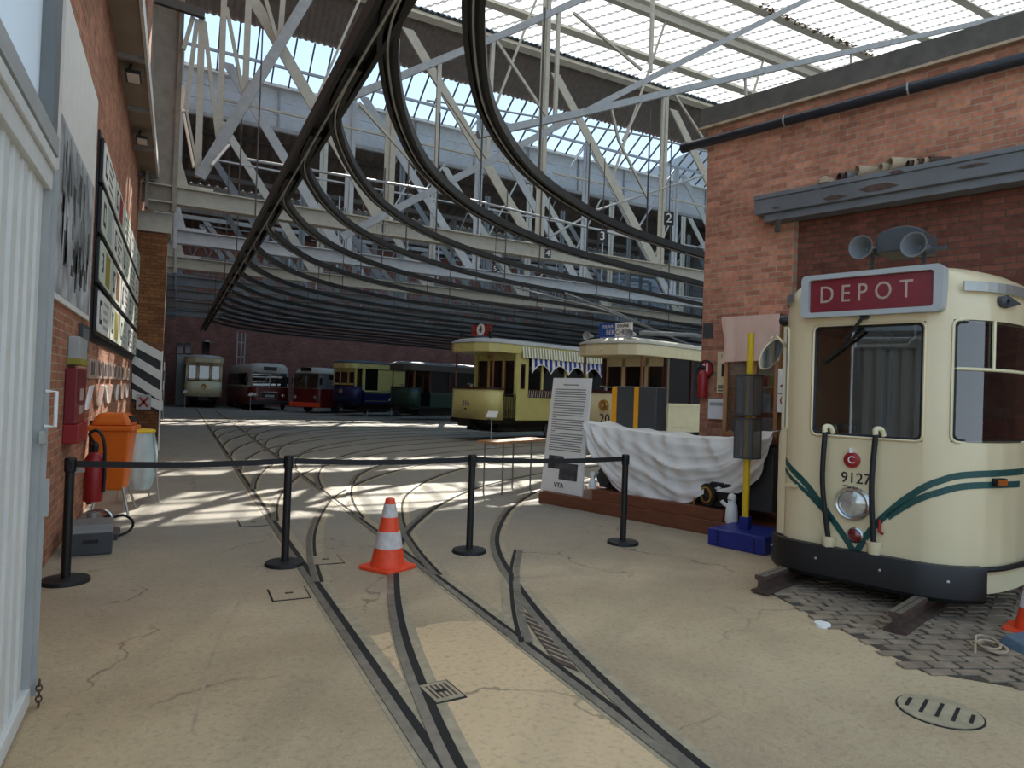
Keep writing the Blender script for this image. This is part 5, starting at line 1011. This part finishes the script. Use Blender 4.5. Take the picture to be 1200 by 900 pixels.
MB('mid_grey').tube([(.7,-.55,3.3),(3.2,-.6,3.45),(6,-.6,3.35)],.06,10).build('roof_cylinder',parent=t,smooth=40); b=MB('mid_grey'); b.tube([(4.4,.0,3.2),(.2,.3,3.9),(-2.2,1.2,4.25)],.025,6); b.tube([(4.4,.1,3.2),(.8,.1,3.8),(-1.6,.1,4.1)],.025,6); b.build('trolley_pole',parent=t)
for k,(s,u,v) in enumerate((('D',818,398),('C',818,410))): text('side_letter',s,.3,'black' if k else 'oak',(3.2,-1.1,2.9-.3*k),(1,0,0),(0,0,1),t)
tram('t','cream tram far away at the end of the straight track, left of the buses',(1.5,47.2,0),radians(90),9,'pale_cream','pale_cream','cream_steel',W=2.1,H=3.25,front='closed',gate=False,num=None,dim=True)
tram('t','yellow and dark blue tram between the red bus and the green tram',(8.5,39.6,0),radians(24),9,'tram_yellow','navy','dark_grey',H=3.1,front='closed',gate=False,nwin=7,dash='navy',blank=1,plat=.75)
tram('t','dark green tram with a grey roof just left of the yellow tram 216',(10.5,34.9,0),radians(20),9,'dark_steel','dark_green','mid_grey',H=3.0,gate=False,nwin=5,lamp=False)
o=hit(423,487,(8.5,39,0),(0,0,1)) if 0 else None
p=fl(428,487); t=thing('info_stand','tall pale blue-grey panel standing against the blue and yellow tram','panel',p,radians(20)); MB('route_b').box(-.02,.02,-.25,.25,0,1.35).build('board',parent=t); MB('text_black').box(-.024,-.02,-.1,.15,.12,.35).build('panel_print',parent=t)
def bus(lab,loc,rot,L,W,H,lo,up,bump_m,gr=True):
    t=thing('bus',lab,'bus',loc,rot); hw=W/2; hp=[(L,hw),(.5,hw),(.2,hw*.93),(.05,hw*.8),(0,hw*.5)]; pl_=hp+[(x,-y) for x,y in reversed(hp)]; n=len(pl_)
    def shell(m,lv,nm,cap=False):
        b=MB(m); vs=[]
        for z,i in lv: vs+=[(x+i*(1-x/L),y*(1-i/hw),z) for x,y in pl_]
        fs=[(k*n+j,k*n+(j+1)%n,(k+1)*n+(j+1)%n,(k+1)*n+j) for k in range(len(lv)-1) for j in range(n)]
        if cap: fs.append(tuple((len(lv)-1)*n+j for j in range(n)))
        return b.add(vs,fs).build(nm,parent=t,smooth=40)
    shell(lo,[(.35,0),(1.45,0)],'lower_body'); shell(up,[(1.45,0),(1.5,.01),(2.4,.06)],'window_band'); shell('cream_steel' if up!='cream_steel' else up,[(2.4,.06),(H-.25,.1),(H-.08,.25),(H,.6)],'roof',True)
    for y0,y1 in ((.04,hw*.82),(-hw*.82,-.04)): MB('glass').hexa([(-.03,y0,1.5),(.0,y0,1.5),(.0,y1,1.5),(-.03,y1,1.5),(.03,y0,2.35),(.06,y0,2.35),(.06,y1,2.35),(.03,y1,2.35)]).build('windscreen',parent=t)
    MB('dark_glass').box(-.005,.05,-.4,.4,2.5,2.72).build('blind',parent=t)
    for sgn,side_ in ((1,'l'),(-1,'r')):
        for k in range(6): x=.75+k*(L-1)/6; MB('dark_glass').box(x,x+(L-1)/6-.12,sgn*(hw-.06)-.02,sgn*(hw-.03)+.03*0+.02,1.55,2.3).build('side_window',parent=t)
        for x in (1.6,L-2.2): MB('black').lathe([(0,-.1),(.45,-.1),(.47,0),(.45,.03),(0,.03)],(x,sgn*(hw-.05),.47),(0,sgn,0),20).build('wheel',parent=t)
        MB('lens_clear').lathe([(.11,0),(.1,.03),(0,.05)],(.0,sgn*hw*.66,.95),(-1,0,0),16).build('headlamp',parent=t)
    if gr:
        b=MB('chrome'); b.tube([(-.02,a,.95+c) for a,c in rrect(1.0,.42,.08)]+[(-.02,.42,1.16)],.02,6); b.build('grille_surround',parent=t); MB('light_grey').box(-.03,-.005,-.28,.28,.85,.98).build('number_plate',parent=t); MB('black').box(-.012,.0,-.45,.45,.78,1.14).build('grille',parent=t)
    MB(bump_m).box(-.1,.12,-hw*.95,hw*.95,.36,.62).build('bumper',parent=t,bevel=.03); MB('brushed').bar((-.05,.5,1.5),(-.01,.1,2.2),.02,.02).build('wiper',parent=t)
    for y in (-hw-.12,hw+.12): MB('black').box(-.15,-.1,y-.08,y+.08,1.7,2.1).build('mirror',parent=t)
bus('dark red and cream bus with a split windscreen beside the far cream tram',(5.15,44.6,0),radians(95),10,2.5,2.95,'bus_red','cream_steel','black')
bus('red bus with an orange front bumper, right behind the split windscreen bus',(6.9,42.3,0),radians(40),9,2.3,2.75,'bus_red','mid_grey','cone_orange',False)
for u,v,lab,zz in ((293,482.5,'small white label stand in front of the split windscreen bus',1.0),(398,485,'small white label stand in front of the blue and yellow tram',1.0),(458,488.5,'small white label stand in front of the dark green tram',1.0),(216,479,'small white label stand in front of the far cream tram',1.0),(575,525,'small white label stand in front of tram 216',.95)):
    p=fl(u,v); t=thing('label_stand',lab,'stand',p,A18+.3,'label stands'); MB('light_grey').tube([(0,0,0),(0,0,zz)],.018,8).build('post',parent=t); MB('light_grey').lathe([(.12,0),(.12,.012)],n=16).build('base',parent=t); b=MB('white'); b.hexa([(-.06,-.17,zz-.06),(-.05,-.17,zz-.08),(-.05,.17,zz-.08),(-.06,.17,zz-.06),(.08,-.17,zz+.12),(.09,-.17,zz+.10),(.09,.17,zz+.10),(.08,.17,zz+.12)]); b.build('label_plate',parent=t)
t=thing('diamond_sign','small pale diamond sign on the far brick wall','sign',hit(243,401,(0,52.4,0),(0,1,0)))
c=hit(243,401,(0,52.4,0),(0,1,0)); MB('light_grey').prism([c+V((a,0,e)) for a,e in ((-.22,0),(0,-.22),(.22,0),(0,.22))],(0,.03,0)).build('plate',parent=t,world=True)
t=thing('scaffold_tower','slim pale pipe ladder frame against the far brick wall','scaffold',fl(282,470) if 0 else V((4.0,51.5,0)))
b=MB('light_grey'); pq=[hit(u,400,(0,51.5,0),(0,1,0)).x for u in (278,283,287)]
for x in pq: b.tube([(x,51.5,0),(x,51.5,5.2)],.05,6)
b.build('upright',parent=t,world=True); b=MB('light_grey')
for z in (2.5,3.5,4.5): b.tube([(pq[0],51.5,z),(pq[-1],51.5,z)],.04,6)
b.build('rung',parent=t,world=True)
# ================================================================== light
sun=bpy.data.lights.new('sun','SUN'); so=bpy.data.objects.new('sun',sun); C.objects.link(so); sun.energy=9.0; sun.angle=radians(.6); sun.color=(1,.93,.82)
so.rotation_euler=V((-.45,-1.10,-1.0)).to_track_quat('-Z','Y').to_euler(); so['kind']='helper'
w=bpy.data.worlds.new('sky'); bpy.context.scene.world=w; w.use_nodes=True; nt=w.node_tree; bg=nt.nodes['Background']
tc=nd(nt,'ShaderNodeTexCoord'); sp=nd(nt,'ShaderNodeSeparateXYZ'); nt.links.new(tc.outputs['Generated'],sp.inputs[0]); mp=nd(nt,'ShaderNodeMapRange'); mp.inputs[2].default_value=.7; nt.links.new(sp.outputs[2],mp.inputs[0])
mx=nd(nt,'ShaderNodeMix',data_type='RGBA'); nt.links.new(mp.outputs[0],mx.inputs[0]); mx.inputs[6].default_value=(.76,.88,1,1); mx.inputs[7].default_value=(.36,.62,.95,1); nt.links.new(mx.outputs[2],bg.inputs[0]); bg.inputs[1].default_value=1.45
sc=bpy.context.scene; sc.view_settings.view_transform='Standard'; sc.view_settings.look='None'; sc.view_settings.gamma=1; sc.view_settings.exposure=.05; sc.view_settings.use_curve_mapping=False
sc.cycles.max_bounces=10; sc.cycles.transparent_max_bounces=16; sc.cycles.diffuse_bounces=5; sc.cycles.use_denoising=True; sc.cycles.sample_clamp_indirect=6
